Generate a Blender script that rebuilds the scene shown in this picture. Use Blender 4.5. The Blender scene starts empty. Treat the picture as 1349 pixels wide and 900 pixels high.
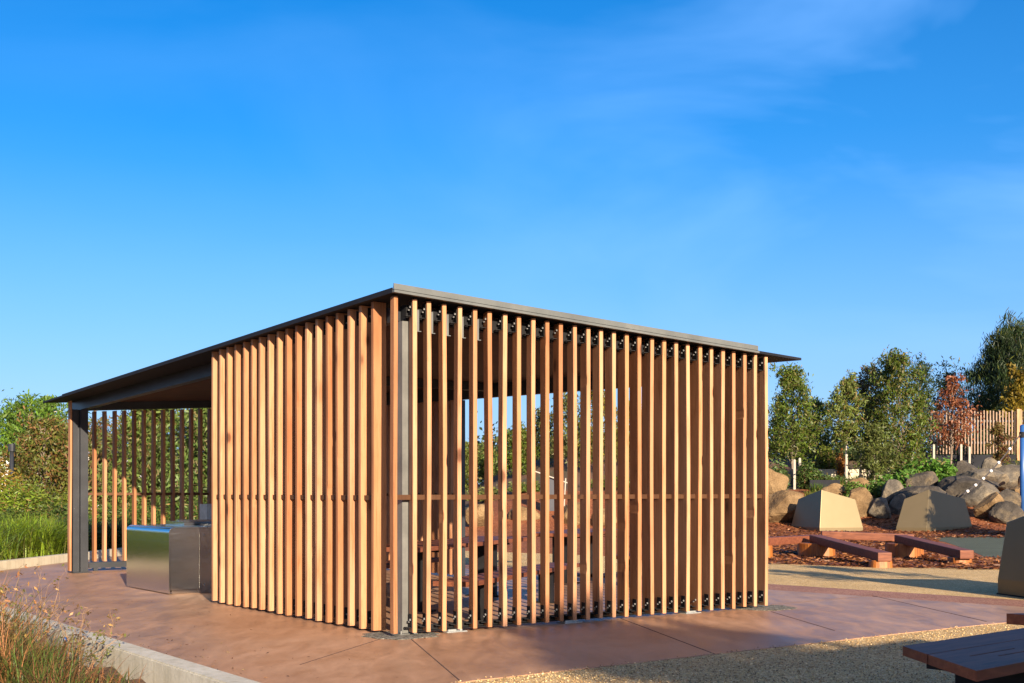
import bpy, bmesh, math, random
import numpy as np
from mathutils import Vector, Matrix, noise as mnoise

# ------------------------------------------------------------------ basics
SC = bpy.context.scene
COL = SC.collection
W0, H0, F, HOR, H = 1349.0, 900.0, 1630.0, 648.0, 1.35
R = math.radians

def px(x, y, Y):
    """a point seen at picture position (x, y), Y metres ahead"""
    return Vector(((x - 674.5) / F * Y, Y, H + (HOR - y) / F * Y))

def gpx(x, y, z=0.0):
    Y = (H - z) * F / (y - HOR)
    return Vector(((x - 674.5) / F * Y, Y, z))

AX = Vector((-.583, .812, 0)).normalized()      # along the left wall
BX = Vector((.812, .584, 0)).normalized()       # along the right wall
C0 = Vector((-1.08, 11.46, 0))
ROTB = math.atan2(BX.y, BX.x)

def P(b, a, z=0.0):
    return C0 + BX * b + AX * a + Vector((0, 0, z))

SUN_AZ = R(19.5)      # from -Y towards +X
SUN_EL = R(16.5)
SDIR = Vector((math.sin(SUN_AZ) * math.cos(SUN_EL), -math.cos(SUN_AZ) * math.cos(SUN_EL), math.sin(SUN_EL)))

# ------------------------------------------------------------------ materials
def new_mat(name):
    m = bpy.data.materials.new(name)
    m.use_nodes = True
    nt = m.node_tree
    b = nt.nodes['Principled BSDF']
    return m, nt, b

def N(nt, kind, **kw):
    n = nt.nodes.new(kind)
    for k, v in kw.items():
        if k in n.inputs: n.inputs[k].default_value = v
        else: setattr(n, k, v)
    return n

def ramp(nt, fac, stops):
    r = nt.nodes.new('ShaderNodeValToRGB')
    e = r.color_ramp.elements
    while len(e) < len(stops): e.new(0.5)
    for i, (p, c) in enumerate(stops):
        e[i].position = p
        e[i].color = (c[0], c[1], c[2], 1)
    nt.links.new(fac, r.inputs['Fac'])
    return r

def mix(nt, a, b, fac, mode='MIX'):
    m = nt.nodes.new('ShaderNodeMix')
    m.data_type = 'RGBA'; m.blend_type = mode
    def put(sock, v):
        if isinstance(v, (tuple, list)): sock.default_value = (v[0], v[1], v[2], 1)
        elif isinstance(v, (int, float)): sock.default_value = v
        else: nt.links.new(v, sock)
    put(m.inputs[0], fac); put(m.inputs[6], a); put(m.inputs[7], b)
    return m.outputs[2]

def coords(nt, kind='Object', scale=(1, 1, 1), rand=False):
    tc = nt.nodes.new('ShaderNodeTexCoord')
    mp = nt.nodes.new('ShaderNodeMapping')
    mp.inputs['Scale'].default_value = scale
    out = tc.outputs[kind]
    if rand:
        oi = nt.nodes.new('ShaderNodeObjectInfo')
        vm = nt.nodes.new('ShaderNodeVectorMath'); vm.operation = 'SCALE'
        cx = nt.nodes.new('ShaderNodeCombineXYZ')
        for k in range(3): nt.links.new(oi.outputs['Random'], cx.inputs[k])
        nt.links.new(cx.outputs[0], vm.inputs[0]); vm.inputs['Scale'].default_value = 37.0
        ad = nt.nodes.new('ShaderNodeVectorMath'); ad.operation = 'ADD'
        nt.links.new(out, ad.inputs[0]); nt.links.new(vm.outputs[0], ad.inputs[1])
        out = ad.outputs[0]
    nt.links.new(out, mp.inputs['Vector'])
    return mp.outputs[0]

def noise(nt, vec, scale, detail=4, rough=.55, dist=0):
    n = N(nt, 'ShaderNodeTexNoise', Scale=scale, Detail=detail, Roughness=rough, Distortion=dist)
    nt.links.new(vec, n.inputs['Vector'])
    return n.outputs['Fac']

def voro(nt, vec, scale, out='Distance', feature='F1'):
    n = N(nt, 'ShaderNodeTexVoronoi', Scale=scale)
    n.feature = feature
    nt.links.new(vec, n.inputs['Vector'])
    return n.outputs[out]

def bump(nt, b, height, strength, dist=.01):
    n = N(nt, 'ShaderNodeBump', Strength=strength, Distance=dist)
    nt.links.new(height, n.inputs['Height'])
    nt.links.new(n.outputs[0], b.inputs['Normal'])

def noise_mat(name, c1, c2, scale, rough=.8, bstr=.3, bdist=.01, c3=None, metal=0, rand=False, spec=.4, bscale=None, detail=5):
    m, nt, b = new_mat(name)
    v = coords(nt, rand=rand)
    f = noise(nt, v, scale, detail, .6)
    stops = [(.32, c1), (.68, c2)] if c3 is None else [(.28, c1), (.5, c2), (.72, c3)]
    r = ramp(nt, f, stops)
    nt.links.new(r.outputs[0], b.inputs['Base Color'])
    b.inputs['Roughness'].default_value = rough
    b.inputs['Metallic'].default_value = metal
    b.inputs['Specular IOR Level'].default_value = spec
    if bstr:
        bump(nt, b, noise(nt, v, bscale or scale * 4, 4), bstr, bdist)
    return m

def wood_mat(name, pale, mid, dark, rough=.7):
    m, nt, b = new_mat(name)
    v = coords(nt, scale=(1, 1, .06), rand=True)
    g = noise(nt, v, 38, 6, .65, .6)
    r = ramp(nt, g, [(.25, mid), (.5, pale), (.62, pale), (.85, mid)])
    v2 = coords(nt, scale=(1, 1, .22), rand=True)
    broad = noise(nt, v2, 4.0, 3)
    r2 = ramp(nt, broad, [(.32, (1.05, 1.05, 1.05)), (.5, (.95, .9, .84)), (.72, (.66, .52, .42))])
    c = mix(nt, r.outputs[0], r2.outputs[0], .8, 'MULTIPLY')
    # knots
    v3 = coords(nt, scale=(1, 1, .45), rand=True)
    k = voro(nt, v3, 3.4)
    kr = ramp(nt, k, [(.0, (1, 1, 1)), (.08, (.85, .85, .85)), (.13, (.3, .3, .3)), (.26, (0, 0, 0))])
    c = mix(nt, c, dark, kr.outputs[0])
    # one board redder, one paler
    oi = nt.nodes.new('ShaderNodeObjectInfo')
    tr = ramp(nt, oi.outputs['Random'], [(0, (.62, .48, .38)), (.25, (.98, .84, .70)), (.5, (1.08, 1.06, 1.06)), (.75, (.90, .82, .75)), (1, (.74, .58, .46))])
    c = mix(nt, c, tr.outputs[0], 1.0, 'MULTIPLY')
    # water-stained lower ends
    nt.links.new(c, b.inputs['Base Color'])
    b.inputs['Roughness'].default_value = rough
    b.inputs['Specular IOR Level'].default_value = .25
    v4 = coords(nt, scale=(.4, .4, 1), rand=True)
    saw = noise(nt, v4, 60, 2)
    mm = N(nt, 'ShaderNodeMath', operation='ADD')
    nt.links.new(g, mm.inputs[0]); nt.links.new(saw, mm.inputs[1])
    bump(nt, b, mm.outputs[0], .35, .004)
    return m

M = {}
M['slat'] = wood_mat('slat_timber', (.43, .24, .138), (.30, .13, .055), (.08, .03, .012))
M['rail'] = wood_mat('rail_timber', (.10, .055, .03), (.065, .034, .018), (.03, .016, .01))
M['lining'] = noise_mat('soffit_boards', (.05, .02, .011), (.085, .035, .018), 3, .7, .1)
M['merbau'] = None

def merbau():
    m, nt, b = new_mat('red_stained_timber')
    v = coords(nt, scale=(.12, 1, 1), rand=True)
    g = noise(nt, v, 24, 5, .6, .4)
    r = ramp(nt, g, [(.3, (.095, .030, .017)), (.55, (.16, .053, .027)), (.8, (.22, .08, .038))])
    nt.links.new(r.outputs[0], b.inputs['Base Color'])
    b.inputs['Roughness'].default_value = .55
    b.inputs['Specular IOR Level'].default_value = .2
    bump(nt, b, g, .25, .004)
    return m
M['merbau'] = merbau()
M['black'] = noise_mat('black_steel', (.008, .008, .009), (.014, .014, .016), 6, .7, .05, metal=0, spec=.2)
M['darksteel'] = noise_mat('dark_painted_steel', (.030, .032, .038), (.045, .048, .055), 2.5, .42, .04, metal=.35)
M['roofsteel'] = noise_mat('dark_roof_steel', (.009, .010, .014), (.014, .015, .021), 2.5, .7, .03, metal=0, spec=.15)
M['postgrey'] = noise_mat('grey_post_steel', (.12, .12, .115), (.18, .18, .17), 4, .5, .05, metal=.3)
M['galv'] = noise_mat('galvanised_steel', (.30, .31, .30), (.46, .47, .45), 9, .45, .08, metal=.55)
M['zinc'] = noise_mat('zinc_gutter', (.10, .105, .10), (.15, .155, .145), 3, .5, .05, metal=.25)
M['bolt'] = noise_mat('bolt_steel', (.20, .20, .20), (.28, .28, .28), 20, .5, 0, metal=.5)

def steel_mat():
    m, nt, b = new_mat('brushed_stainless_steel')
    v = coords(nt, scale=(1, 1, 30), rand=False)
    f = noise(nt, v, 5, 3)
    r = ramp(nt, f, [(.3, (.62, .61, .58)), (.7, (.70, .69, .66))])
    nt.links.new(r.outputs[0], b.inputs['Base Color'])
    b.inputs['Metallic'].default_value = 1
    rr = ramp(nt, f, [(.3, (.15,) * 3), (.7, (.22,) * 3)])
    nt.links.new(rr.outputs[0], b.inputs['Roughness'])
    v2 = coords(nt)
    bump(nt, b, noise(nt, v2, 2.2, 2), .06, .03)
    return m
M['steel'] = steel_mat()

def slab_mat():
    m, nt, b = new_mat('brown_sealed_concrete')
    v = coords(nt)
    broad = noise(nt, v, .55, 5, .6, .5)
    r = ramp(nt, broad, [(.28, (.30, .165, .092)), (.5, (.37, .215, .127)), (.72, (.42, .262, .165))])
    v2 = coords(nt, scale=(1, .3, 1))
    trowel = noise(nt, v2, 5, 4, .6, .8)
    r2 = ramp(nt, trowel, [(.3, (.66, .64, .63)), (.65, (1.1, 1.08, 1.07))])
    c = mix(nt, r.outputs[0], r2.outputs[0], .85, 'MULTIPLY')
    fine = noise(nt, v, 140, 2)
    r3 = ramp(nt, fine, [(.3, (.86, .86, .86)), (.7, (1.1, 1.1, 1.1))])
    c = mix(nt, c, r3.outputs[0], .6, 'MULTIPLY')
    # pale droppings and scuffs
    bl = noise(nt, coords(nt, scale=(.7, .25, 1)), 2.1, 6, .7, 1.2)
    r5 = ramp(nt, bl, [(.36, (.72, .70, .70)), (.5, (1, 1, 1)), (.68, (1.12, 1.1, 1.1))])
    c = mix(nt, c, r5.outputs[0], .6, 'MULTIPLY')
    sp = voro(nt, v, 1.3)
    s = ramp(nt, sp, [(.0, (1, 1, 1)), (.018, (0, 0, 0))])
    c = mix(nt, c, (.5, .46, .42), s.outputs[0])
    nt.links.new(c, b.inputs['Base Color'])
    rr = ramp(nt, trowel, [(.25, (.36,) * 3), (.7, (.55,) * 3)])
    nt.links.new(rr.outputs[0], b.inputs['Roughness'])
    b.inputs['Specular IOR Level'].default_value = .38
    bump(nt, b, fine, .25, .003)
    return m
M['slab'] = slab_mat()

def gravel_mat(name, cols, size=95, rough=.9, bstr=.9):
    m, nt, b = new_mat(name)
    v = coords(nt)
    vo = N(nt, 'ShaderNodeTexVoronoi', Scale=size)
    nt.links.new(v, vo.inputs['Vector'])
    sep = nt.nodes.new('ShaderNodeSeparateColor')
    nt.links.new(vo.outputs['Color'], sep.inputs[0])
    r = ramp(nt, sep.outputs[0], cols)
    broad = noise(nt, v, 1.1, 4)
    r2 = ramp(nt, broad, [(.3, (.82, .8, .78)), (.7, (1.1, 1.1, 1.1))])
    c = mix(nt, r.outputs[0], r2.outputs[0], .8, 'MULTIPLY')
    fine = noise(nt, v, 22, 3)
    r4 = ramp(nt, fine, [(.34, (.55, .5, .45)), (.5, (1, 1, 1))])
    c = mix(nt, c, r4.outputs[0], .6, 'MULTIPLY')
    nt.links.new(c, b.inputs['Base Color'])
    b.inputs['Roughness'].default_value = rough
    b.inputs['Specular IOR Level'].default_value = .2
    inv = N(nt, 'ShaderNodeMath', operation='SUBTRACT'); inv.inputs[0].default_value = 1
    nt.links.new(vo.outputs['Distance'], inv.inputs[1])
    bump(nt, b, inv.outputs[0], bstr, .012)
    return m
M['gravel'] = gravel_mat('golden_granitic_gravel', [(0, (.30, .18, .07)), (.35, (.55, .36, .15)), (.8, (.70, .50, .24)), (1, (.80, .68, .45))])
M['aggregate'] = gravel_mat('exposed_aggregate_band', [(0, (.16, .065, .045)), (.5, (.33, .155, .11)), (1, (.48, .29, .21))], 80, .8, .4)
M['mulch'] = gravel_mat('red_bark_mulch', [(0, (.08, .022, .010)), (.45, (.26, .075, .028)), (.8, (.38, .13, .05)), (1, (.48, .22, .09))], 38, .95, 1.0)
M['darkmulch'] = gravel_mat('brown_bark_mulch', [(0, (.02, .01, .006)), (.5, (.07, .03, .016)), (1, (.17, .08, .04))], 45, .95, 1.0)
M['drain'] = gravel_mat('drain_pebbles', [(0, (.06, .06, .05)), (.6, (.18, .17, .14)), (1, (.3, .28, .24))], 60, .9, 1.0)
M['rubber'] = gravel_mat('green_rubber_surface', [(0, (.055, .07, .05)), (.6, (.085, .105, .075)), (1, (.14, .15, .11))], 120, .95, .3)

def ground_mat():
    m, nt, b = new_mat('garden_ground')
    v = coords(nt)
    f = noise(nt, v, .35, 6, .65)
    r = ramp(nt, f, [(.3, (.04, .055, .015)), (.45, (.09, .055, .025)), (.6, (.16, .075, .035)), (.75, (.07, .075, .02))])
    fine = noise(nt, v, 14, 4)
    r2 = ramp(nt, fine, [(.3, (.55,) * 3), (.7, (1.2,) * 3)])
    c = mix(nt, r.outputs[0], r2.outputs[0], 1, 'MULTIPLY')
    nt.links.new(c, b.inputs['Base Color'])
    b.inputs['Roughness'].default_value = .95
    bump(nt, b, fine, 1, .05)
    return m
M['ground'] = ground_mat()

def concrete_mat(name, c1, c2):
    m, nt, b = new_mat(name)
    v = coords(nt)
    f = noise(nt, v, 2.2, 6, .65)
    r = ramp(nt, f, [(.3, c1), (.7, c2)])
    st = coords(nt, scale=(6, 6, .5))
    streak = noise(nt, st, 2.5, 4)
    r2 = ramp(nt, streak, [(.3, (.72, .72, .66)), (.55, (1, 1, 1))])
    c = mix(nt, r.outputs[0], r2.outputs[0], .7, 'MULTIPLY')
    pit = voro(nt, v, 26)
    r3 = ramp(nt, pit, [(.05, (.45, .45, .42)), (.13, (1, 1, 1))])
    c = mix(nt, c, r3.outputs[0], .5, 'MULTIPLY')
    nt.links.new(c, b.inputs['Base Color'])
    b.inputs['Roughness'].default_value = .85
    bump(nt, b, noise(nt, v, 30, 5), .35, .01)
    return m
M['concrete'] = concrete_mat('grey_concrete', (.38, .35, .28), (.52, .49, .41))
M['paleconcrete'] = concrete_mat('cream_concrete', (.42, .36, .26), (.55, .48, .36))
M['joint'] = noise_mat('joint_sealant', (.075, .04, .027), (.12, .07, .05), 8, .9, 0)

def gold_mat():
    m, nt, b = new_mat('gold_painted_metal')
    v = coords(nt)
    f = noise(nt, v, 3, 4)
    r = ramp(nt, f, [(.3, (.165, .125, .066)), (.7, (.175, .132, .071))])
    nt.links.new(r.outputs[0], b.inputs['Base Color'])
    b.inputs['Metallic'].default_value = .62
    b.inputs['Roughness'].default_value = .42
    return m
M['gold'] = gold_mat()

def rock_mat(name, cols, scale=1.4):
    m, nt, b = new_mat(name)
    v = coords(nt, rand=True)
    f = noise(nt, v, scale, 8, .65, .4)
    r = ramp(nt, f, cols)
    sp = noise(nt, v, 26, 3)
    r2 = ramp(nt, sp, [(.3, (.6, .58, .55)), (.6, (1.1, 1.1, 1.1))])
    c = mix(nt, r.outputs[0], r2.outputs[0], .8, 'MULTIPLY')
    nt.links.new(c, b.inputs['Base Color'])
    b.inputs['Roughness'].default_value = .9
    b.inputs['Specular IOR Level'].default_value = .25
    bump(nt, b, noise(nt, v, 6, 8, .7), .8, .08)
    return m
M['rock_gold'] = rock_mat('golden_granite', [(.3, (.085, .05, .023)), (.5, (.17, .108, .052)), (.72, (.29, .195, .10))])
M['rock_grey'] = rock_mat('grey_granite', [(.28, (.055, .047, .04)), (.5, (.125, .108, .085)), (.75, (.29, .225, .14))])
M['rock_dark'] = rock_mat('dark_weathered_granite', [(.28, (.028, .024, .021)), (.52, (.065, .056, .047)), (.78, (.22, .165, .095))])

def log_mat():
    m, nt, b = new_mat('oiled_log')
    v = coords(nt, scale=(1, 1, .12), rand=True)
    g = noise(nt, v, 22, 5, .65, .5)
    r = ramp(nt, g, [(.3, (.14, .038, .006)), (.55, (.30, .095, .014)), (.8, (.42, .16, .03))])
    nt.links.new(r.outputs[0], b.inputs['Base Color'])
    b.inputs['Roughness'].default_value = .55
    bump(nt, b, g, .5, .01)
    return m
M['log'] = log_mat()
M['bark'] = noise_mat('grey_bark', (.10, .075, .055), (.24, .19, .145), 9, .9, .5, .02)
M['palebark'] = noise_mat('pale_gum_bark', (.34, .28, .21), (.60, .53, .43), 5, .85, .3, .02)
M['twig'] = noise_mat('dry_twig', (.16, .09, .045), (.34, .21, .11), 20, .9, 0)
M['stake'] = noise_mat('weathered_stake', (.28, .25, .20), (.40, .36, .30), 10, .85, .2)
M['fenceslat'] = noise_mat('weathered_fence_timber', (.20, .13, .09), (.31, .215, .15), 6, .8, .2, rand=True)
M['blue'] = noise_mat('blue_paint', (.018, .075, .24), (.024, .09, .28), 4, .4, 0)
M['rope'] = noise_mat('dark_rope', (.03, .028, .03), (.07, .06, .06), 60, .9, .3)
M['knot'] = noise_mat('white_plastic', (.7, .7, .68), (.8, .8, .78), 10, .5, 0)
M['render_white'] = noise_mat('white_render', (.72, .70, .66), (.80, .78, .74), 2, .85, .05)
M['roofing'] = noise_mat('grey_roofing', (.16, .16, .17), (.22, .22, .23), 3, .6, .05)
M['glass'] = noise_mat('dark_window_glass', (.02, .025, .03), (.03, .035, .04), 2, .1, 0)
M['red'] = noise_mat('red_paint', (.55, .035, .015), (.62, .05, .02), 4, .5, 0)
M['slate'] = noise_mat('slate_panel', (.03, .033, .045), (.045, .048, .062), 3, .6, .05)

def leaf_mat(name='leaf', transl=.35, rough=.5, spec=.35):
    m, nt, b = new_mat(name)
    a = nt.nodes.new('ShaderNodeAttribute'); a.attribute_name = 'Col'
    nt.links.new(a.outputs['Color'], b.inputs['Base Color'])
    b.inputs['Roughness'].default_value = rough
    b.inputs['Specular IOR Level'].default_value = spec
    t = nt.nodes.new('ShaderNodeBsdfTranslucent')
    nt.links.new(a.outputs['Color'], t.inputs['Color'])
    ms = nt.nodes.new('ShaderNodeMixShader'); ms.inputs[0].default_value = transl
    nt.links.new(b.outputs[0], ms.inputs[1]); nt.links.new(t.outputs[0], ms.inputs[2])
    nt.links.new(ms.outputs[0], nt.nodes['Material Output'].inputs['Surface'])
    return m
M['leaf'] = leaf_mat()

# ------------------------------------------------------------------ mesh builder
class MB:
    def __init__(s):
        s.v, s.f, s.m = [], [], []
    def add(s, vs, fs, mi=0):
        o = len(s.v)
        s.v += [tuple(v) for v in vs]
        for f in fs:
            s.f.append([o + i for i in f]); s.m.append(mi)
    def box(s, x0, x1, y0, y1, z0, z1, mi=0):
        s.hexa([(x0, y0, z0), (x1, y0, z0), (x1, y1, z0), (x0, y1, z0), (x0, y0, z1), (x1, y0, z1), (x1, y1, z1), (x0, y1, z1)], mi)
    def hexa(s, p, mi=0):
        s.add(p, [(0, 3, 2, 1), (4, 5, 6, 7), (0, 1, 5, 4), (1, 2, 6, 5), (2, 3, 7, 6), (3, 0, 4, 7)], mi)
    def prism(s, poly, z0, z1, mi=0):
        n = len(poly)
        ar = sum(poly[i][0] * poly[(i + 1) % n][1] - poly[(i + 1) % n][0] * poly[i][1] for i in range(n))
        if ar < 0: poly = poly[::-1]
        vs = [(p[0], p[1], z0) for p in poly] + [(p[0], p[1], z1) for p in poly]
        fs = [tuple(range(n))[::-1], tuple(range(n, 2 * n))] + [(i, (i + 1) % n, n + (i + 1) % n, n + i) for i in range(n)]
        s.add(vs, fs, mi)
    def tube(s, pts, rads, n=8, mi=0, cap=True):
        pts = [Vector(p) for p in pts]
        if not isinstance(rads, (list, tuple)): rads = [rads] * len(pts)
        rings = []
        u = None
        for i, p in enumerate(pts):
            d = (pts[min(i + 1, len(pts) - 1)] - pts[max(i - 1, 0)])
            if d.length < 1e-9: d = Vector((0, 0, 1))
            d.normalize()
            if u is None:
                u = d.orthogonal().normalized()
            else:
                u = (u - d * u.dot(d))
                u = u.normalized() if u.length > 1e-6 else d.orthogonal().normalized()
            w = d.cross(u)
            rings.append([p + (u * math.cos(2 * math.pi * k / n) + w * math.sin(2 * math.pi * k / n)) * rads[i] for k in range(n)])
        vs = [q for r in rings for q in r]
        fs = []
        for i in range(len(pts) - 1):
            for k in range(n):
                fs.append((i * n + k, i * n + (k + 1) % n, (i + 1) * n + (k + 1) % n, (i + 1) * n + k))
        if cap:
            fs.append(tuple(range(n))[::-1]); fs.append(tuple((len(pts) - 1) * n + k for k in range(n)))
        s.add(vs, fs, mi)
    def build(s, name, mats, parent=None, smooth=False, bevel=0, origin=None):
        me = bpy.data.meshes.new(name)
        vs = s.v
        if origin is not None:
            ox, oy, oz = origin
            vs = [(a - ox, b - oy, c - oz) for a, b, c in vs]
        me.from_pydata(vs, [], s.f)
        if not isinstance(mats, (list, tuple)): mats = [mats]
        for m in mats: me.materials.append(m)
        me.polygons.foreach_set('material_index', s.m)
        if smooth: me.polygons.foreach_set('use_smooth', [True] * len(s.f))
        if bevel:
            bm = bmesh.new(); bm.from_mesh(me)
            bmesh.ops.bevel(bm, geom=list(bm.edges), offset=bevel, segments=2, profile=.7, affect='EDGES', clamp_overlap=True)
            bm.to_mesh(me); bm.free()
        me.update()
        o = bpy.data.objects.new(name, me)
        COL.objects.link(o)
        if parent is not None: o.parent = parent
        elif origin is not None: o.location = origin
        return o

def tag(o, label=None, cat=None, group=None, kind=None):
    if label: o['label'] = label
    if cat: o['category'] = cat
    if group: o['group'] = group
    if kind: o['kind'] = kind
    return o

def thing(name, label, cat, loc=(0, 0, 0), rotz=0, group=None):
    o = bpy.data.objects.new(name, None)
    o.empty_display_size = .2
    COL.objects.link(o)
    o.location = loc; o.rotation_euler = (0, 0, rotz)
    return tag(o, label, cat, group)

# ------------------------------------------------------------------ terrain
KL0, KD = Vector((-1.59, 8.0, 0)), AX          # back edge of the front kerb
KN = Vector((-BX.x, -BX.y, 0))

def sstep(a, b, x):
    t = min(1, max(0, (x - a) / (b - a)))
    return t * t * (3 - 2 * t)

PY = [-1e4, 38, 40.5, 42, 44, 47, 50, 55, 60, 80, 1e5]
PZ = [0, 0, .08, .25, .65, 1.2, 1.55, 2.0, 2.9, 2.2, 1.2]
def gz(X, Y):
    base = -.02
    side = (Vector((X, Y, 0)) - KL0).dot(KN)
    if side > .06 and Y < 19: base = -.14
    if X < -9.0 and Y >= 19: base = .02
    rise = float(np.interp(Y, PY, PZ))
    m = sstep(-.10, .03, X / max(Y, 1))
    z = base + rise * m
    if Y > 38:
        z += .25 * mnoise.noise((X * .12, Y * .12, 3.1)) * min(1, (Y - 38) / 10) * m
    return z

def build_ground():
    xs = np.concatenate([np.linspace(-400, -60, 12), np.linspace(-50, -14, 13), np.arange(-13, 30.1, .45), np.linspace(32, 60, 15), np.linspace(75, 400, 10)])
    ys = np.concatenate([np.linspace(-60, -6, 10), np.arange(-4, 62.1, .5), np.linspace(64, 100, 15), np.linspace(120, 900, 10)])
    nx, ny = len(xs), len(ys)
    vs = [(x, y, gz(x, y)) for y in ys for x in xs]
    fs = [(j * nx + i, j * nx + i + 1, (j + 1) * nx + i + 1, (j + 1) * nx + i) for j in range(ny - 1) for i in range(nx - 1)]
    b = MB(); b.add(vs, fs)
    o = b.build('ground', M['ground'], smooth=True)
    tag(o, kind='structure')
build_ground()

def sheet(name, poly, z, mat, thick=.0, **kw):
    b = MB(); b.prism([(p[0], p[1]) for p in poly], z - thick, z)
    return tag(b.build(name, mat), kind='structure')

# mulch of the front garden bed
sheet('front_garden_bed', [KL0 + KD * -6 + KN * .15, KL0 + KD * 13 + KN * .15, KL0 + KD * 13 + KN * 9, KL0 + KD * -6 + KN * 9], -.125, M['darkmulch'], .02)
# playground mulch and gravel
far_edge = [gpx(1015, 742), gpx(1085, 744.5), gpx(1150, 747.5), gpx(1225, 747.5), gpx(1290, 748), gpx(1349, 751), Vector((22, 20, 0))]
mul = [(-3.5, 30), (1.0, 27.0)] + [(p.x, p.y) for p in far_edge] + [(30, 20), (30, 37), (20, 42.0), (12, 42.5), (6, 41.5), (-1, 40.5)]
sheet('mulch_bed', mul, -.003, M['mulch'], .012)
gra = [(-.9, -3), (30, -3), (30, 20)] + [(p.x, p.y) for p in far_edge[::-1]] + [(1.0, 27.0), (-3.5, 30), (-3.0, 21), (-1.0, 9)]
sheet('gravel_path', gra, -.006, M['gravel'], .1)
# the bed carries on up the foot of the slope
mbx = [-3 + i * .6 for i in range(60)]; mby = [37.2 + j * .5 for j in range(24)]
b = MB(); b.add([(x, y, gz(x, y) + .035) for y in mby for x in mbx], [(j * 60 + i, j * 60 + i + 1, (j + 1) * 60 + i + 1, (j + 1) * 60 + i) for j in range(23) for i in range(59)])
tag(b.build('mulch_bed', M['mulch'], smooth=True), kind='structure')
# slab
front = [(-1.15, 7.42), (-.75, 8.33), (-.295, 8.84), (.5, 9.42), (1.3, 10.02), (2.12, 10.63), (2.9, 11.2), (3.66, 11.77), (4.5, 12.38), (5.34, 12.94), (6.2, 13.45), (7.1, 13.9)]
back = [(6.0, 14.5), (4.9, 15.65), (3.56, 17.06), (2.3, 18.4), (.6, 20.2), (-1.2, 22.2), (-3.6, 25.4), (-5.5, 28)]
slab = front + back + [(-8.0, 28.4), (-8.25, 26), (-8.55, 23.6), (-8.85, 20.5), (-8.7, 18.25), (-5.3, 13.3)]
sheet('concrete_slab', slab, 0, M['slab'], .2)
def band(pts, w):
    out = []
    for i, p in enumerate(pts):
        a = Vector(pts[max(i - 1, 0)]); c = Vector(pts[min(i + 1, len(pts) - 1)])
        d = (c - a).normalized()
        out.append((p[0] + d.y * w, p[1] - d.x * w))
    return out
bk = [(7.6, 12.85)] + back
bd = band(bk, .92)
sheet('aggregate_band', bk + bd[::-1], -.002, M['aggregate'], .05)
sheet('rubber_path', [gpx(1186, 705.5), gpx(1240, 704), gpx(1300, 705), gpx(1349, 706), Vector((16, 22, 0)), gpx(1349, 762), gpx(1308, 738), gpx(1280, 726), gpx(1245, 714)], 0, M['rubber'], .02)

def joint(p, q, w=.009):
    p, q = Vector((p.x, p.y, 0)), Vector((q.x, q.y, 0))
    d = (q - p).normalized(); n = Vector((-d.y, d.x, 0)) * w / 2
    return [p + n, p - n, q - n, q + n]
for i, (p, q) in enumerate([(gpx(514, 838), gpx(395, 876)), (gpx(538, 839), gpx(606, 897)),
                           (gpx(818, 815), gpx(942, 862)), (gpx(1016, 806), gpx(1100, 831)), (gpx(1016, 797), gpx(1150, 785)), (gpx(1150, 785), gpx(1300, 819))]):
    sheet('slab_joint', joint(p, q), .003, M['joint'], .004)
for c, r in ((P(.12, .12), .36), (P(4.95, .1), .42)):
    rng = random.Random(int(r * 100))
    sheet('drain_pebbles', [(c.x + math.cos(t * .3142) * r * rng.uniform(.8, 1.1), c.y + math.sin(t * .3142) * r * rng.uniform(.7, 1.0)) for t in range(20)], .006, M['drain'], .004)

# kerbs
def kerb(name, label, pts, w, z0, z1, mat, inner):
    """pts run along the slab edge; the kerb lies on the side of 'inner'"""
    pts = [Vector((p[0], p[1], 0)) for p in pts]
    out = []
    for i, p in enumerate(pts):
        d = (pts[min(i + 1, len(pts) - 1)] - pts[max(i - 1, 0)]).normalized()
        out.append(p + Vector((-d.y, d.x, 0)) * w * inner)
    b = MB()
    for i in range(len(pts) - 1):
        a0, a1, b0, b1 = pts[i], pts[i + 1], out[i], out[i + 1]
        seq = [a0, a1, b1, b0] if inner > 0 else [b0, b1, a1, a0]
        b.hexa([(q.x, q.y, z0) for q in seq] + [(q.x, q.y, z1) for q in seq])
    o = b.build(name, mat, origin=pts[0])
    bm = bmesh.new(); bm.from_mesh(o.data)
    bmesh.ops.remove_doubles(bm, verts=bm.verts, dist=.0005)
    inn = [f for f in bm.faces if any(len(e.link_faces) > 2 for e in f.edges) and all(len(e.link_faces) > 2 for e in f.edges)]
    bmesh.ops.delete(bm, geom=inn, context='FACES_ONLY')
    bmesh.ops.bevel(bm, geom=[e for e in bm.edges if len(e.link_faces) == 2 and e.calc_face_angle(0) > .6], offset=.012, segments=2, affect='EDGES', clamp_overlap=True)
    bm.to_mesh(o.data); bm.free()
    return tag(o, label, 'kerb')
kerb('garden_kerb', 'low grey concrete kerb wall between the brown slab and the dry grass bed', [KL0 + KD * -3.0, KL0 + KD * 1, KL0 + KD * 4, KL0 + KD * 8, KL0 + KD * 12.6], .2, -.22, .11, M['concrete'], 1)
kerb('garden_kerb', 'cream concrete kerb in front of the strappy green grasses behind the shelter', [(-8.87, 18.7), (-8.87, 20.5), (-8.57, 23.6), (-8.27, 26), (-8.02, 28.4), (-7.6, 32)], .18, -.1, .15, M['paleconcrete'], 1)

# ------------------------------------------------------------------ shelter
ZC = {'c': 1.86 + H, 'r': 1.584 + H, 'l': 1.526 + H, 'f': 1.88 + H}
RB, RA = 5.5, 11.6
def zr(b, a):
    s, t = b / RB, a / RA
    return ZC['c'] * (1 - s) * (1 - t) + ZC['r'] * s * (1 - t) + ZC['l'] * (1 - s) * t + ZC['f'] * s * t

shel = thing('timber_shelter', 'open shelter of vertical timber slats under a thin dark twisted roof', 'shelter', C0, ROTB)

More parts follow.
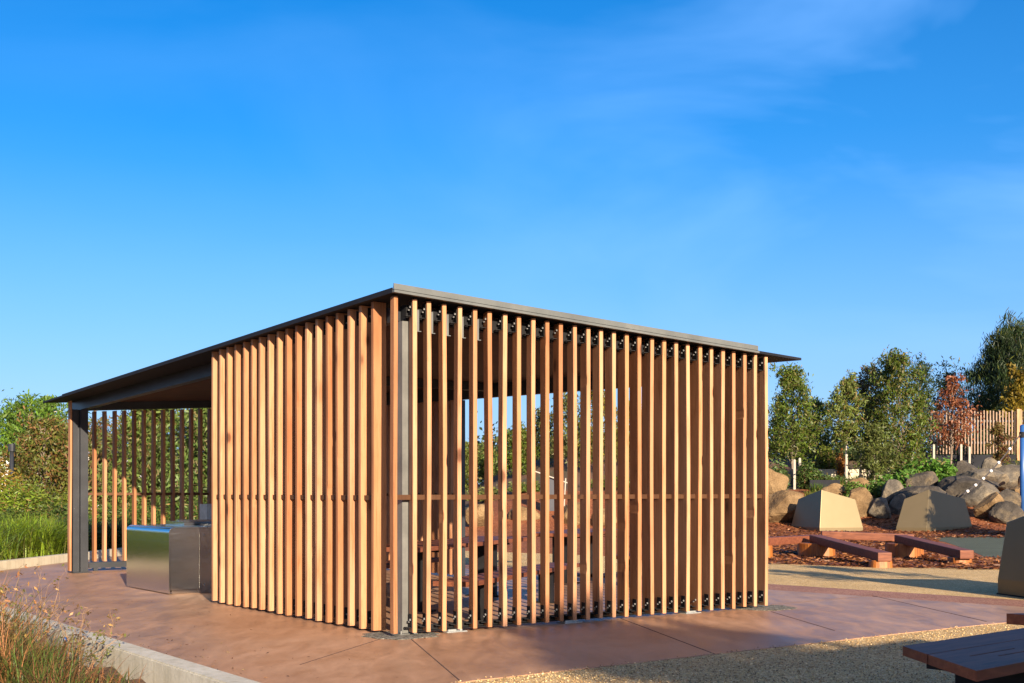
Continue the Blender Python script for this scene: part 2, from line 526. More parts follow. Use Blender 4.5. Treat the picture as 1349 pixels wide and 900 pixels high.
def hypar(b0, b1, a0, a1, dz0, dz1, n=14):
    mb = MB()
    vs, fs = [], []
    for k, dz in enumerate((dz0, dz1)):
        for j in range(n + 1):
            for i in range(n + 1):
                b = b0 + (b1 - b0) * i / n; a = a0 + (a1 - a0) * j / n
                vs.append((b, a, zr(b, a) + dz))
    m = (n + 1) ** 2
    for j in range(n):
        for i in range(n):
            q = [j * (n + 1) + i, j * (n + 1) + i + 1, (j + 1) * (n + 1) + i + 1, (j + 1) * (n + 1) + i]
            fs.append(q[::-1]); fs.append([m + x for x in q])
    ring = [i for i in range(n + 1)] + [j * (n + 1) + n for j in range(1, n + 1)] + [n * (n + 1) + i for i in range(n - 1, -1, -1)] + [j * (n + 1) for j in range(n - 1, 0, -1)]
    for i in range(len(ring)):
        p, q = ring[i], ring[(i + 1) % len(ring)]
        fs.append([p, q, m + q, m + p])
    mb.add(vs, fs)
    return mb
roof = hypar(-.06, RB, -.06, RA, -.028, 0).build('roof', M['roofsteel'], shel)
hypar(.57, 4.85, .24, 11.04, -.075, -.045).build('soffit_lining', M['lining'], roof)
def sloped(b0, b1, a0, a1, zt0, zt1, zb0, zb1, axis):
    """box whose top and bottom follow the roof along axis"""
    if axis == 'b':
        p = [(b0, a0, zb0), (b1, a0, zb1), (b1, a1, zb1), (b0, a1, zb0), (b0, a0, zt0), (b1, a0, zt1), (b1, a1, zt1), (b0, a1, zt0)]
    else:
        p = [(b0, a0, zb0), (b1, a0, zb0), (b1, a1, zb1), (b0, a1, zb1), (b0, a0, zt0), (b1, a0, zt0), (b1, a1, zt1), (b0, a1, zt1)]
    mb = MB(); mb.hexa(p); return mb
def along_b(a0, a1, b0, b1, top, bot):
    am = (a0 + a1) / 2
    return sloped(b0, b1, a0, a1, zr(b0, am) + top, zr(b1, am) + top, zr(b0, am) + bot, zr(b1, am) + bot, 'b')
def along_a(b0, b1, a0, a1, top, bot):
    bm_ = (b0 + b1) / 2
    return sloped(b0, b1, a0, a1, zr(bm_, a0) + top, zr(bm_, a1) + top, zr(bm_, a0) + bot, zr(bm_, a1) + bot, 'a')
g = MB()
for args in ((-.085, -.075, -.065, 4.74, .05, -.003), (-.1, -.062, -.069, 4.745, -.011, -.034)):
    q = along_b(*args); g.add(q.v, q.f)
q = along_b(-.074, -.063, -.06, 4.735, .03, -.012); g.add(q.v, q.f)
g.build('gutter', M['zinc'], roof)
f = along_a(-.072, -.062, -.062, 10.45, .012, -.034)
f.build('fascia', M['roofsteel'], roof)
# beams
along_a(.40, .52, 3.9, 12.0 - .42, -.031, -.195).build('beam', M['darksteel'], shel)
along_a(4.86, 4.95, .3, 11.15, -.078, -.29).build('beam', M['darksteel'], shel)
along_b(.145, .235, .2, 4.84, -.078, -.22).build('beam', M['black'], shel)
along_a(.15, .235, .25, 4.1, -.078, -.22).build('beam', M['darksteel'], shel)
along_b(11.05, 11.15, .57, 4.85, -.031, -.20).build('beam', M['darksteel'], shel)
along_b(5.4, 5.5, .57, 4.85, -.078, -.20).build('beam', M['darksteel'], shel)
# posts
def shs(b, a, w, top, mat):
    mb = MB(); mb.box(b - w / 2, b + w / 2, a - w / 2, a + w / 2, .014, zr(b, a) + top)
    mb.box(b - w / 2 - .05, b + w / 2 + .05, a - w / 2 - .05, a + w / 2 + .05, .002, .013)
    for sx in (-1, 1):
        for sy in (-1, 1):
            x, y = b + sx * (w / 2 + .03), a + sy * (w / 2 + .03)
            mb.tube([(x, y, .01), (x, y, .04)], .01, 6)
    return mb.build('steel_post', mat, shel)
shs(.21, .20, .09, -.23, M['postgrey'])
shs(4.88, .20, .09, -.23, M['darksteel'])
shs(.20, 4.28, .09, -.23, M['darksteel'])
shs(4.88, 6.3, .09, -.3, M['darksteel'])
shs(4.88, 11.0, .09, -.3, M['darksteel'])
hp = MB()
for y0, y1, x0, x1 in ((11.04, 11.14, .275, .35), (11.08, 11.10, .35, .385), (10.99, 11.12, .385, .51)):
    hp.box(x0, x1, y0, y1, .014, zr(.5, 11.08) - .198)
hp.box(.25, .56, 10.93, 11.22, .002, .013)
hp.build('steel_post', M['darksteel'], shel)

# slats --------------------------------------------------------------------
srng = random.Random(11)
def slat_mesh(w, d, z0, ztop, yaw, wob=.007, pale=None):
    """w across, d deep (front at y=0 going +y), z0 to a sloping top; front centre at origin"""
    n = 9
    vs, fs = [], []
    ph = srng.uniform(0, 6.28); amp = srng.uniform(0, wob)
    ca, sa = math.cos(yaw), math.sin(yaw)
    chips = [(srng.uniform(z0 + .2, ztop - .2), srng.uniform(.003, .009), srng.choice((-1, 1))) for _ in range(srng.choice((0, 0, 1, 2)))]
    zs = sorted(list(np.linspace(z0, ztop, n)) + [c[0] + k for c in chips for k in (-.06, -.02, .0, .03, .08)])
    c = .004
    for z in zs:
        dx = amp * math.sin(ph + (z - z0) * 1.6)
        xl, xr = -w / 2, w / 2
        for zc, dep, sd in chips:
            if abs(z - zc) < .035:
                if sd > 0: xr -= dep
                else: xl += dep
        prof = [(xl + c, 0), (xr - c, 0), (xr, c), (w / 2, d - c), (w / 2 - c, d), (-w / 2 + c, d), (-w / 2, d - c), (xl, c)]
        for x, y in prof:
            x += dx
            vs.append((x * ca - y * sa, x * sa + y * ca, z))
    k = 8
    m = len(zs)
    for i in range(m - 1):
        for j in range(k):
            fs.append((i * k + j, i * k + (j + 1) % k, (i + 1) * k + (j + 1) % k, (i + 1) * k + j))
    fs.append(tuple(range(k))[::-1]); fs.append(tuple((m - 1) * k + j for j in range(k)))
    mb = MB(); mb.add(vs, fs)
    return mb

def put(mb, name, mat, parent, loc, smooth=False):
    o = mb.build(name, mat, parent, smooth)
    o.location = loc
    return o

def bracket(loc, sgn, ax, parent, zc, h=.13, yaw=0):
    """black angle plate with two bolt heads on the left face of a slat"""
    mb = MB()
    x = -.021 * 1.0
    mb.box(-.027, -.0225, .03, .118, zc - h / 2, zc + h / 2, 0)
    mb.box(-.075, -.0275, .05, .118, zc - h / 2, zc - h / 2 + .006, 0)
    for y, z in ((.05, zc + .012), (.092, zc - .008)):
        mb.tube([(-.028, y, z), (-.041, y, z)], .0105, 6, 1)
    if yaw:
        ca, sa = math.cos(yaw), math.sin(yaw)
        mb.v = [(a * ca - b * sa, a * sa + b * ca, c) for a, b, c in mb.v]
    o = mb.build('bracket', [M['black'], M['bolt']], parent)
    o.location = loc
    return o

# right wall: measured picture positions of the slat fronts
RX = [521.4, 546.7, 565.3, 586, 605.8, 626.2, 646, 665.3, 684, 703.1, 721.3, 739.7, 757.8, 775.2, 792.2, 809.2, 826, 842.8, 859.2, 875.3, 891.1, 906.8, 922.6, 937.7, 952.6, 967, 981.5, 995.4, 1010]
scrB = MB()
q = along_b(.055, .10, .03, 5.0, 0, 0)
rail = MB(); rail.box(.02, 4.99, .078, .118, 1.275, 1.322)
scr = rail.build('slat_screen', M['rail'], shel)
for i, x in enumerate(RX):
    u = (x - 674.5) / F
    b = (u * C0.y - C0.x) / (BX.x - u * BX.y)
    yaw = -R(14) + R(srng.uniform(-.8, .8))
    w = .043 + srng.uniform(-.002, .002)
    if i == 0: yaw = 0
    put(slat_mesh(w, .07 if i == 0 else .125 + .10 * min(1, max(0, (i - 8) / 12)), .03 + srng.uniform(-.006, .006), zr(b, .06) - .045, yaw), 'timber_slat', M['slat'], scr, (b, 0, 0))
    if i > 1 or i == 1:
        bracket((b, 0, 0), 1, 'x', scr, .135, yaw=yaw)
        bracket((b, 0, 0), 1, 'x', scr, zr(b, .06) - .125, h=.15, yaw=yaw)
mb = MB(); mb.box(.28, 4.82, .135, .143, .030, .085); mb.box(.28, 4.82, .05, .134, .030, .036)
mb.build('steel_channel', M['black'], scr)
for b in (.62, 2.05, 3.75):
    mb = MB(); mb.box(b, b + .16, .06, .16, .0095, .029); mb.box(b - .03, b + .2, .03, .18, .001, .009)
    mb.build('shim_plate', M['galv'], scr)
# galvanised cleats at the near corner
for i in range(1, 6):
    u = (RX[i] - 674.5) / F
    b = (u * C0.y - C0.x) / (BX.x - u * BX.y) + .026
    mb = MB(); mb.box(b, b + .05, .050, .055, zr(b, .1) - .33, zr(b, .1) - .13); mb.box(b, b + .055, .02, .0495, zr(b, .1) - .34, zr(b, .1) - .333)
    mb.build('cleat', M['zinc'], scr)

# left wall
LX = [279, 288.8, 298.6, 309, 320, 330.6, 341, 352.8, 364.4, 375.8, 389, 402, 415.3, 429, 442.2, 457.8, 472.5, 489]
rail = MB(); rail.box(.034, .078, .46, 4.33, 1.27, 1.317)
scl = rail.build('slat_screen', M['rail'], shel)
for i, x in enumerate(LX):
    u = (x - 674.5) / F
    a = (C0.x - C0.y * u) / (-AX.x + AX.y * u)
    w = .05 + srng.uniform(-.003, .003)
    # front at b=0 facing -b; slat mesh front faces -y, so turn it -90 degrees
    o = put(slat_mesh(w, .14 if i == 17 else .128, .025 + srng.uniform(-.008, .006), zr(.05, a) - .032, 0), 'timber_slat', M['slat'], scl, (0, a - w / 2, 0))
    o.rotation_euler = (0, 0, -math.pi / 2)
    for zc, hh in ((.13, .12), (zr(.05, a) - .12, .14)):
        if i == 17: continue
        k = MB()
        k.box(.055, .115, a + .002, a + .006, zc - hh / 2, zc + hh / 2)
        k.box(.07, .115, a - w - .006, a - w - .002, zc - hh / 2, zc + hh / 2)
        k.tube([(.095, a - w - .005, zc - .01), (.095, a - w - .018, zc - .01)], .011, 6, 1)
        k.build('bracket', [M['black'], M['bolt']], scl)
mb = MB(); mb.box(.14, .148, .45, 4.2, .035, .19); mb.box(.05, .139, .45, 4.2, .028, .034)
mb.build('steel_channel', M['darksteel'], scl)

# rear wall
rail = MB(); rail.box(.62, 4.86, 11.40, 11.44, 1.29, 1.335)
scq = rail.build('slat_screen', M['rail'], shel)
for i in range(25):
    b = .74 + i * .172
    put(slat_mesh(.045, .12, .16 + srng.uniform(-.006, .006), zr(b, 11.4) - .205 + .0, 0), 'timber_slat', M['slat'], scq, (b, 11.35, 0))
put(slat_mesh(.034, .12, .03, zr(.24, 11.1) - .04, 0), 'timber_slat', M['slat'], scq, (.247, 11.06, 0))
mb = MB(); mb.box(.62, 2.0, 11.3, 11.345, .055, .148); mb.box(1.98, 4.85, 11.3, 11.345, .1, .148); mb.box(.62, 4.85, 11.346, 11.46, .14, .15)
for b in (.7, 1.75, 3.2, 4.6): mb.box(b, b + .07, 11.31, 11.34, .003, .0545)
mb.build('steel_channel', M['darksteel'], scq)
along_b(11.35, 11.45, .45, 4.95, -.031, -.19).build('beam', M['darksteel'], shel)
# right end wall, far part
rail = MB(); rail.box(4.90, 4.94, 6.55, 11.1, 1.28, 1.325)
sce = rail.build('slat_screen', M['rail'], shel)
for i in range(26):
    a = 6.62 + i * .176
    o = put(slat_mesh(.045, .125, .03, zr(4.98, a) - .06, 0), 'timber_slat', M['slat'], sce, (5.0, a, 0))
    o.rotation_euler = (0, 0, math.pi / 2)

# ------------------------------------------------------------------ barbecue
def rounded_shell():
    """waterfall end: up the side, round the shoulder, over the top, as a 12 mm thick skin"""
    r = .075; hgt = .88; D = 1.68
    outer = [(0, .012)] + [(0, hgt - r)] + [(r - r * math.cos(t), hgt - r + r * math.sin(t)) for t in [math.pi / 2 * k / 8 for k in range(1, 9)]] + [(.52, hgt)]
    inner = [(.016, .012), (.016, hgt - r)] + [(r - (r - .016) * math.cos(t), hgt - r + (r - .016) * math.sin(t)) for t in [math.pi / 2 * k / 8 for k in range(1, 9)]] + [(.52, hgt - .016)]
    mb = MB()
    n = len(outer)
    vs = [(x, 0, z) for x, z in outer] + [(x, D, z) for x, z in outer] + [(x, 0, z) for x, z in inner] + [(x, D, z) for x, z in inner]
    fs = []
    for i in range(n - 1):
        fs.append((i, n + i, n + i + 1, i + 1))
        fs.append((2 * n + i, 2 * n + i + 1, 3 * n + i + 1, 3 * n + i))
        fs.append((i, i + 1, 2 * n + i + 1, 2 * n + i))
        fs.append((n + i, 3 * n + i, 3 * n + i + 1, n + i + 1))
    fs.append((0, 2 * n, 3 * n, n)); fs.append((n - 1, 2 * n - 1, 4 * n - 1, 3 * n - 1))
    mb.add(vs, fs)
    mb.box(-.004, -.001, .0, D, hgt - .19, hgt - .186)
    return mb
bq = thing('barbecue', 'large brushed stainless steel barbecue bench with a rounded edge beside the slat wall', 'barbecue', P(0.0, 5.86), ROTB)
sh_ = rounded_shell().build('end_panel', M['steel'], bq, smooth=False)
for p in sh_.data.polygons: p.use_smooth = False
mb = MB(); mb.box(.02, 2.5, .012, 1.66, .06, .862); mb.box(.06, 2.45, .06, 1.6, .003, .0595)
mb.build('body', M['steel'], bq)
mb = MB(); mb.box(.525, 2.52, -.012, 1.69, .8645, .882)
mb.build('bench_top', M['steel'], bq)
mb = MB(); mb.box(.75, 2.2, .25, 1.45, .8835, .905); mb.box(.8, 2.15, .3, 1.4, .9055, .915)
mb.build('hotplate', M['darksteel'], bq)
mb = MB(); mb.box(.55, .70, .9, 1.62, .8835, .93); mb.box(.7, 2.3, 1.5, 1.62, .8835, .945)
mb.build('splash_rim', M['steel'], bq)
for x0, x1 in ((.42, 1.02), (1.03, 1.63), (1.64, 2.24)):
    mb = MB(); mb.box(x0, x1, -.004, .0115, .41, .80); mb.box(x0, x1, -.004, .0115, .08, .402)
    d = mb.build('door', M['steel'], bq)
    mb = MB()
    for k in range(4):
        mb.tube([(x0 + .06 + k * .12, -.0045, .115), (x0 + .06 + k * .12, -.014, .115)], .012, 6)
        mb.tube([(x0 + .06 + k * .12, -.0045, .775), (x0 + .06 + k * .12, -.012, .775)], .008, 6)
    mb.build('vent_knob', M['bolt'], d)
mb = MB()
mb.box(.018, .414, -.003, .0115, .06, .80)
mb.build('corner_panel', M['steel'], bq)
mb = MB(); mb.box(.0, .35, 0, .32, .9, 1.3); mb.box(.06, .12, -.03, -.001, 1.12, 1.2)
dsp = thing('towel_dispenser', 'pale steel box standing on a leg behind the barbecue', 'dispenser', P(1.5, 8.3), ROTB)
mb.v = [(a, b, c) for a, b, c in mb.v]
mb = MB(); mb.box(0, .38, 0, .3, .86, 1.16); mb.build('case', M['galv'], dsp)
mb = MB(); mb.box(.2, .29, -.006, -.001, 1.02, 1.1); mb.build('slot', M['black'], dsp)
mb = MB(); mb.box(.13, .23, .1, .2, .003, .859); mb.build('leg', M['galv'], dsp)

# ------------------------------------------------------------------ tables and benches
def slab_top(name, along, perp, z, th, nboards, mat, parent, skew0=0, skew1=0, slots=False):
    """boards along x; ends cut at an angle"""
    L = along
    w = perp / nboards
    mb = MB()
    for k in range(nboards):
        y0, y1 = k * w + .004, (k + 1) * w - .004
        def xs(y): return (skew0 * y / perp, L + skew1 * y / perp)
        a0, a1 = xs(y0), xs(y1)
        mb.hexa([(a0[0], y0, z - th), (a0[1], y0, z - th), (a1[1], y1, z - th), (a1[0], y1, z - th), (a0[0], y0, z), (a0[1], y0, z), (a1[1], y1, z), (a1[0], y1, z)])
    return mb.build(name, mat, parent, bevel=.004)

def table(label, cat, name, origin, direction, L, wdt, z, nb, group=None, skew0=0, skew1=0, legs=2):
    """origin: near-left ground corner; boards run along direction; width goes to the left of it"""
    t = thing(name, label, cat, (origin.x, origin.y, 0), math.atan2(direction.y, direction.x), group)
    top = slab_top('tabletop' if z > .6 else 'seat', L, wdt, z, .05, nb, M['merbau'], t, skew0, skew1)
    for k in range(legs):
        x = L * (.2 + .6 * k / max(1, legs - 1))
        mb = MB()
        mb.box(x - .06, x + .06, wdt * .18, wdt * .82, .003, .015)
        mb.box(x - .05, x + .05, wdt * .3, wdt * .7, .0155, z - .08)
        mb.box(x - .05, x + .05, wdt * .08, wdt * .92, z - .0795, z - .051)
        mb.build('leg', M['black'], t)
    return t
TD = Vector((.36, .933, 0)).normalized()
TN = Vector((.933, -.36, 0)).normalized()
def along_pt(al, pe): return TD * al + TN * pe
table('near red timber bench with black legs just inside the slatted front', 'bench', 'bench', along_pt(11.35, -4.82), TD, 3.55, .42, .45, 3, 'timber seats under the shelter')
table('long red timber table inside the shelter nearest the slatted front', 'table', 'picnic_table', along_pt(12.0, -5.7), TD, 3.5, .78, .75, 5, 'timber tables under the shelter')
table('red timber bench on the far side of the nearest shelter table', 'bench', 'bench', along_pt(12.0, -6.95), TD, 3.5, .42, .45, 3, 'timber seats under the shelter')
table('far red timber table at the open end of the shelter', 'table', 'picnic_table', along_pt(16.9, -5.5), TD, 2.4, .78, .75, 5, 'timber tables under the shelter')
table('short red timber bench beside the far shelter table', 'bench', 'bench', along_pt(16.8, -4.6), TD, 2.2, .42, .45, 3, 'timber seats under the shelter')

# right foreground bench and table
bo, bdv = Vector((2.335, 6.22, 0)), Vector((.754, .657, 0)).normalized()
bt = thing('bench', 'dark red wide bench with slotted boards on the gravel at lower right', 'bench', bo, math.atan2(bdv.y, bdv.x))
wd = .79
mb = MB()
zt, th = .45, .055
sk = .615
def bx(x0, x1, y0, y1):
    mb.hexa([(x0 + sk * y0 / wd, y0, zt - th), (x1, y0, zt - th), (x1, y1, zt - th), (x0 + sk * y1 / wd, y1, zt - th), (x0 + sk * y0 / wd, y0, zt), (x1, y0, zt), (x1, y1, zt), (x0 + sk * y1 / wd, y1, zt)])
bx(0, 2.6, .50, wd)                                  # far board
# near board with three slots: strips with gaps
slots = [(.10, .115, .75, 1.25), (.20, .215, .62, 1.12), (.30, .315, .50, 1.0)]
ys = [0, .10, .115, .20, .215, .30, .315, .49]
for k in range(len(ys) - 1):
    s = [q for q in slots if abs(q[0] - ys[k]) < 1e-6]
    if s:
        mb.hexa([(sk * ys[k] / wd, ys[k], zt - th), (s[0][2], ys[k], zt - th), (s[0][2], ys[k + 1], zt - th), (sk * ys[k + 1] / wd, ys[k + 1], zt - th), (sk * ys[k] / wd, ys[k], zt), (s[0][2], ys[k], zt), (s[0][2], ys[k + 1], zt), (sk * ys[k + 1] / wd, ys[k + 1], zt)])
        mb.box(s[0][3], 2.6, ys[k], ys[k + 1], zt - th, zt)
    else:
        bx(0, 2.6, ys[k], ys[k + 1])
mb.build('seat', M['merbau'], bt)
mb = MB(); mb.box(.9, 1.12, .2, .62, .0, zt - th - .012); mb.box(.82, 1.2, .1, .72, zt - th - .0115, zt - th - .001); mb.box(1.9, 2.1, .2, .6, 0, zt - th - .001)
mb.build('leg', M['black'], bt)
mb = MB(); mb.box(.55, .75, .25, .60, zt - th - .05, zt - th - .001)
mb.build('bracket', M['black'], bt)
ft = thing('picnic_table', 'dark red timber table corner at the right edge above the slotted bench', 'table', Vector((2.43, 6.08, 0)), math.atan2(.2, 1))
mb = MB()
for k in range(4):
    y0, y1 = -.2 * k - .195, -.2 * k
    s0 = .7
    mb.hexa([(-y0 * s0, y0, .70), (2.2, y0, .70), (2.2, y1, .70), (-y1 * s0, y1, .70), (-y0 * s0, y0, .752), (2.2, y0, .752), (2.2, y1, .752), (-y1 * s0, y1, .752)])
mb.build('tabletop', M['merbau'], ft)
mb = MB(); mb.box(.9, 1.1, -.6, -.2, -.01, .699); mb.build('leg', M['black'], ft)

# unseen wall added outside the frame to throw a shadow on the gravel
wA, wB = Vector((3.9, 1.35, 0)), Vector((6.46, 3.48, 0))
d = (wB - wA).normalized()
gw = thing('shadow_wall', 'unseen wall added to shade the gravel in front of the picnic bench', 'wall', wA, math.atan2(d.y, d.x))
mb = MB(); mb.box(0, (wB - wA).length, -.2, 0, -.02, 2.42); mb.build('wall_panel', M['render_white'], gw, bevel=.01)
mb = MB(); mb.box(-.03, (wB - wA).length + .03, -.23, .03, 2.42, 2.47); mb.build('coping', M['concrete'], gw)

# ------------------------------------------------------------------ playground
def pyramid(label, corner, azl, azr, s, h, k=1.0, apex=4.6, hs=None):
    t = thing('play_pyramid', label, 'play sculpture', (corner.x, corner.y, corner.z), 0, 'gold faceted play pyramids')
    # front corner at the origin; azl and azr tell how far the left and right facets are turned from the viewer's side
    rt = Vector((math.cos(R(azr)), math.sin(R(azr)), 0)) * s[0]
    lf = Vector((-math.cos(R(azl)), math.sin(R(azl)), 0)) * s[1]
    base = [Vector((0, 0, 0)), rt, rt + lf, lf]
    cen = (rt + lf) / 2
    sk = .2 * k
    hs = hs or [h, h * .78, h * .62, h * .78]
    top = [p.lerp(cen, (z - sk) / (apex - sk)) + Vector((0, 0, z)) for p, z in zip(base, hs)]
    mid = [p + Vector((0, 0, sk)) for p in base]
    mb = MB()
    mb.add(base + mid + top, [(0, 3, 2, 1)] + [(i, (i + 1) % 4, 4 + (i + 1) % 4, 4 + i) for i in range(4)] + [(4 + i, 4 + (i + 1) % 4, 8 + (i + 1) % 4, 8 + i) for i in range(4)] + [(8, 9, 11), (9, 10, 11)])
    mb.build('shell', M['gold'], t, bevel=.012)
    mb = MB(); mb.prism([(p.x * 1.01, p.y * 1.01) for p in base], -.02, .012)
    mb.build('base_ring', M['black'], t)
    return t
p1 = gpx(1080, 703.5)
pyramid('gold faceted pyramid with its left side in blue shade, nearest the shelter', p1, 76, 14, (1.54, 2.0), 1.42)
p2 = gpx(1221, 703.5)
pyramid('gold faceted pyramid in the middle, beyond the log beams by the rubber path', p2, 26, 36, (2.47, .95), 1.43)
p3 = Vector((6.42, 16.35, 0))
pyramid('gold faceted pyramid cut off by the right edge of the picture, nearest the gravel', p3 + Vector((.54, -2.33, 0)), 77, 13, (1.5, 2.4), 1.45, apex=9.0, hs=[1.5, 1.25, .8, .95])

def stump(parent, c, r, z1, n=26, seed=1):
    rg = random.Random(seed)
    mb = MB()
    ph = rg.uniform(0, 6)
    vs, fs = [], []
    zs = [-.02, z1 * .4, z1 - .015, z1]
    for j, z in enumerate(zs):
        for k in range(n):
            t = 2 * math.pi * k / n
            rr = r * (1 + .05 * math.sin(3 * t + ph) + .03 * math.sin(5 * t)) * (1.05 - .05 * z / z1) * (.96 if j == 3 else 1)
            vs.append((c[0] + rr * math.cos(t), c[1] + rr * math.sin(t), c[2] + z))
    for j in range(3):
        for k in range(n):
            fs.append((j * n + k, j * n + (k + 1) % n, (j + 1) * n + (k + 1) % n, (j + 1) * n + k))
    fs.append(tuple(3 * n + k for k in range(n)))
    mb.add(vs, fs)
    return mb.build('log_stump', M['log'], parent)
def beam_thing(label, p, q, stumps, w=.26, th=.16):
    p, q = Vector(p), Vector(q)
    t = thing('log_beam_seat', label, 'log seat', (p.x, p.y, 0), 0, 'timber beam seats on log stumps')
    d = (q - p); dh = Vector((d.x, d.y, 0)).normalized(); n = Vector((-dh.y, dh.x, 0)) * w / 2
    o = Vector((p.x, p.y, 0))
    a, c = p - o, q - o
    up = Vector((0, 0, -th))
    mb = MB()
    mb.hexa([a - n + up, c - n + up, c + n + up, a + n + up, a - n, c - n, c + n, a + n])
    mb.build('beam', M['merbau'], t, bevel=.02)
    for i, (f, r) in enumerate(stumps):
        s = a.lerp(c, f)
        stump(t, (s.x, s.y, 0), r, max(.06, s.z - th + .005), seed=int(p.x * 10) + i)
    return t
beam_thing('low red timber beam at left, running behind the corner of the shelter', px(990, 709, 24.6), px(1078, 704.5, 26.5), [(.15, .2), (.93, .34)])
beam_thing('sloping red timber beam dropping from the left log stump to a short stump', px(1074, 704.5, 25.6), px(1166, 728, 22.0), [(.045, .36), (.94, .2)])
beam_thing('red timber beam running away between the left and the middle log stumps', px(1082, 699.5, 26.2), px(1203, 704, 25.9), [(.9, .38)])
beam_thing('sloping red timber beam dropping from the middle log stump towards the rubber path', px(1186, 704.5, 25.4), px(1274, 725, 22.4), [(.06, .33), (.9, .21)])

# ------------------------------------------------------------------ boulders
def boulder(label, x0, x1, y0, y1, Y, mat, seed, depth=None, flat=False, zlow=None, group=None):
    rg = np.random.default_rng(seed)
    bm = bmesh.new()
    bmesh.ops.create_icosphere(bm, subdivisions=4, radius=1)
    npl = 12
    nr = rg.normal(size=(npl, 3)); nr /= np.linalg.norm(nr, axis=1)[:, None]
    dd = rg.uniform(.60, .95, npl)
    P0 = np.array([v.co[:] for v in bm.verts])
    dots = P0 @ nr.T
    rr = np.where(dots > .05, dd[None, :] / np.maximum(dots, .05), 9).min(axis=1)
    rr = np.minimum(rr, 1.05)
    pts = P0 * rr[:, None]
    mn, mx = pts.min(0), pts.max(0)
    pts = (pts - (mn + mx) / 2) / ((mx - mn) / 2)
    w = (x1 - x0) / F * Y / 2; hh = (y1 - y0) / F * Y / 2
    dp = depth or w * .8
    c = px((x0 + x1) / 2, (y0 + y1) / 2, Y)
    for v, p in zip(bm.verts, pts):
        n = mnoise.fractal(Vector(p * 1.6) + Vector((seed, 0, 0)), 1, 2, 4) * .07
        q = p * (1 + n)
        v.co = (q[0] * w, q[1] * dp, (q[2] + 1) * hh)
    low = c.z - hh
    gr = gz(c.x, c.y) - .1
    if low > gr:                                   # sink the foot into the ground
        k = (2 * hh + low - gr) / (2 * hh)
        for v in bm.verts: v.co.z *= k
        low = gr
    me = bpy.data.meshes.new('boulder'); bm.to_mesh(me); bm.free()
    me.materials.append(mat)
    o = bpy.data.objects.new('boulder', me); COL.objects.link(o)
    o.location = (c.x, c.y, low)
    return tag(o, label, 'boulder', group or 'granite boulders round the playground')
G, Y_, D_ = M['rock_grey'], M['rock_gold'], M['rock_dark']
BL = [
 ('upright rounded golden boulder against the right corner of the shelter, upper one', 1000, 1038, 616, 652, 44, Y_),
 ('big golden brown boulder between the shelter corner and the nearest pyramid', 1002, 1068, 645, 694, 42.5, Y_),
 ('flat orange brown rock just above the nearest gold pyramid', 1078, 1114, 636, 656, 46, Y_),
 ('pale wedge rock behind the right shoulder of the nearest pyramid', 1112, 1150, 642, 675, 43.5, Y_),
 ('small tan rock below the pale retaining wall', 1113, 1146, 629, 644, 48, Y_),
 ('pale triangular rock standing on the mulch between two pyramids', 1144, 1174, 655, 676, 43, G),
 ('blocky grey rock standing left of the long grey boulder', 1160, 1191, 631, 658, 45.5, G),
 ('small grey rock on the mulch below the blocky grey rock', 1172, 1196, 650, 676, 43.6, G),
 ('long smooth grey boulder sloping behind the middle pyramid', 1176, 1256, 640, 678, 44.5, D_),
 ('round dark boulder under the glossy green shrub', 1190, 1234, 621, 645, 47, D_),
 ('broad dark flat boulder above the middle pyramid', 1226, 1312, 627, 660, 46, D_),
 ('pale flat slab rock on top of the climbing mound', 1254, 1330, 617, 634, 48, G),
 ('mid grey rock at the top left of the climbing mound', 1252, 1294, 606, 624, 50, D_),
 ('grey rock in front of the slat fence', 1292, 1328, 602, 619, 52, G),
 ('golden slanted rock right of the middle pyramid', 1282, 1330, 648, 692, 42.8, Y_),
 ('dark brown rock low on the mound beside the golden slanted rock', 1302, 1352, 660, 694, 42.2, D_),
 ('small black rock high beside the golden slanted rock', 1312, 1345, 644, 664, 43.8, D_),
 ('sandy flat rock at the right edge of the mound', 1322, 1372, 640, 664, 44.8, Y_),
 ('orange rock at the right edge beside the blue post', 1342, 1372, 620, 645, 46.5, Y_),
 ('grey flat ledge rock under the blue post', 1300, 1365, 612, 628, 49, G),
 ('pale grey ledge rock behind the left shoulder of the middle pyramid', 1262, 1318, 634, 656, 45, G),
]
for i, (lb, a, b_, c, d_, Yd, mt) in enumerate(BL):
    boulder(lb, a, b_, c, d_, Yd, mt, 40 + i)
# rocks seen through the slats
BL2 = [
 ('sandy boulder seen through the slats left of the grey panel', 612, 650, 664, 690, 42, Y_),
 ('sandy boulder seen through the slats below the grey panel', 668, 712, 666, 694, 43, Y_),
 ('pale boulder seen through the slats right of the grey panel', 738, 776, 662, 690, 42, Y_),
 ('golden boulder seen through the slats left of the red seat', 778, 812, 670, 694, 41.5, Y_),
]
for i, (lb, a, b_, c, d_, Yd, mt) in enumerate(BL2):
    boulder(lb, a, b_, c, d_, Yd, mt, 80 + i)

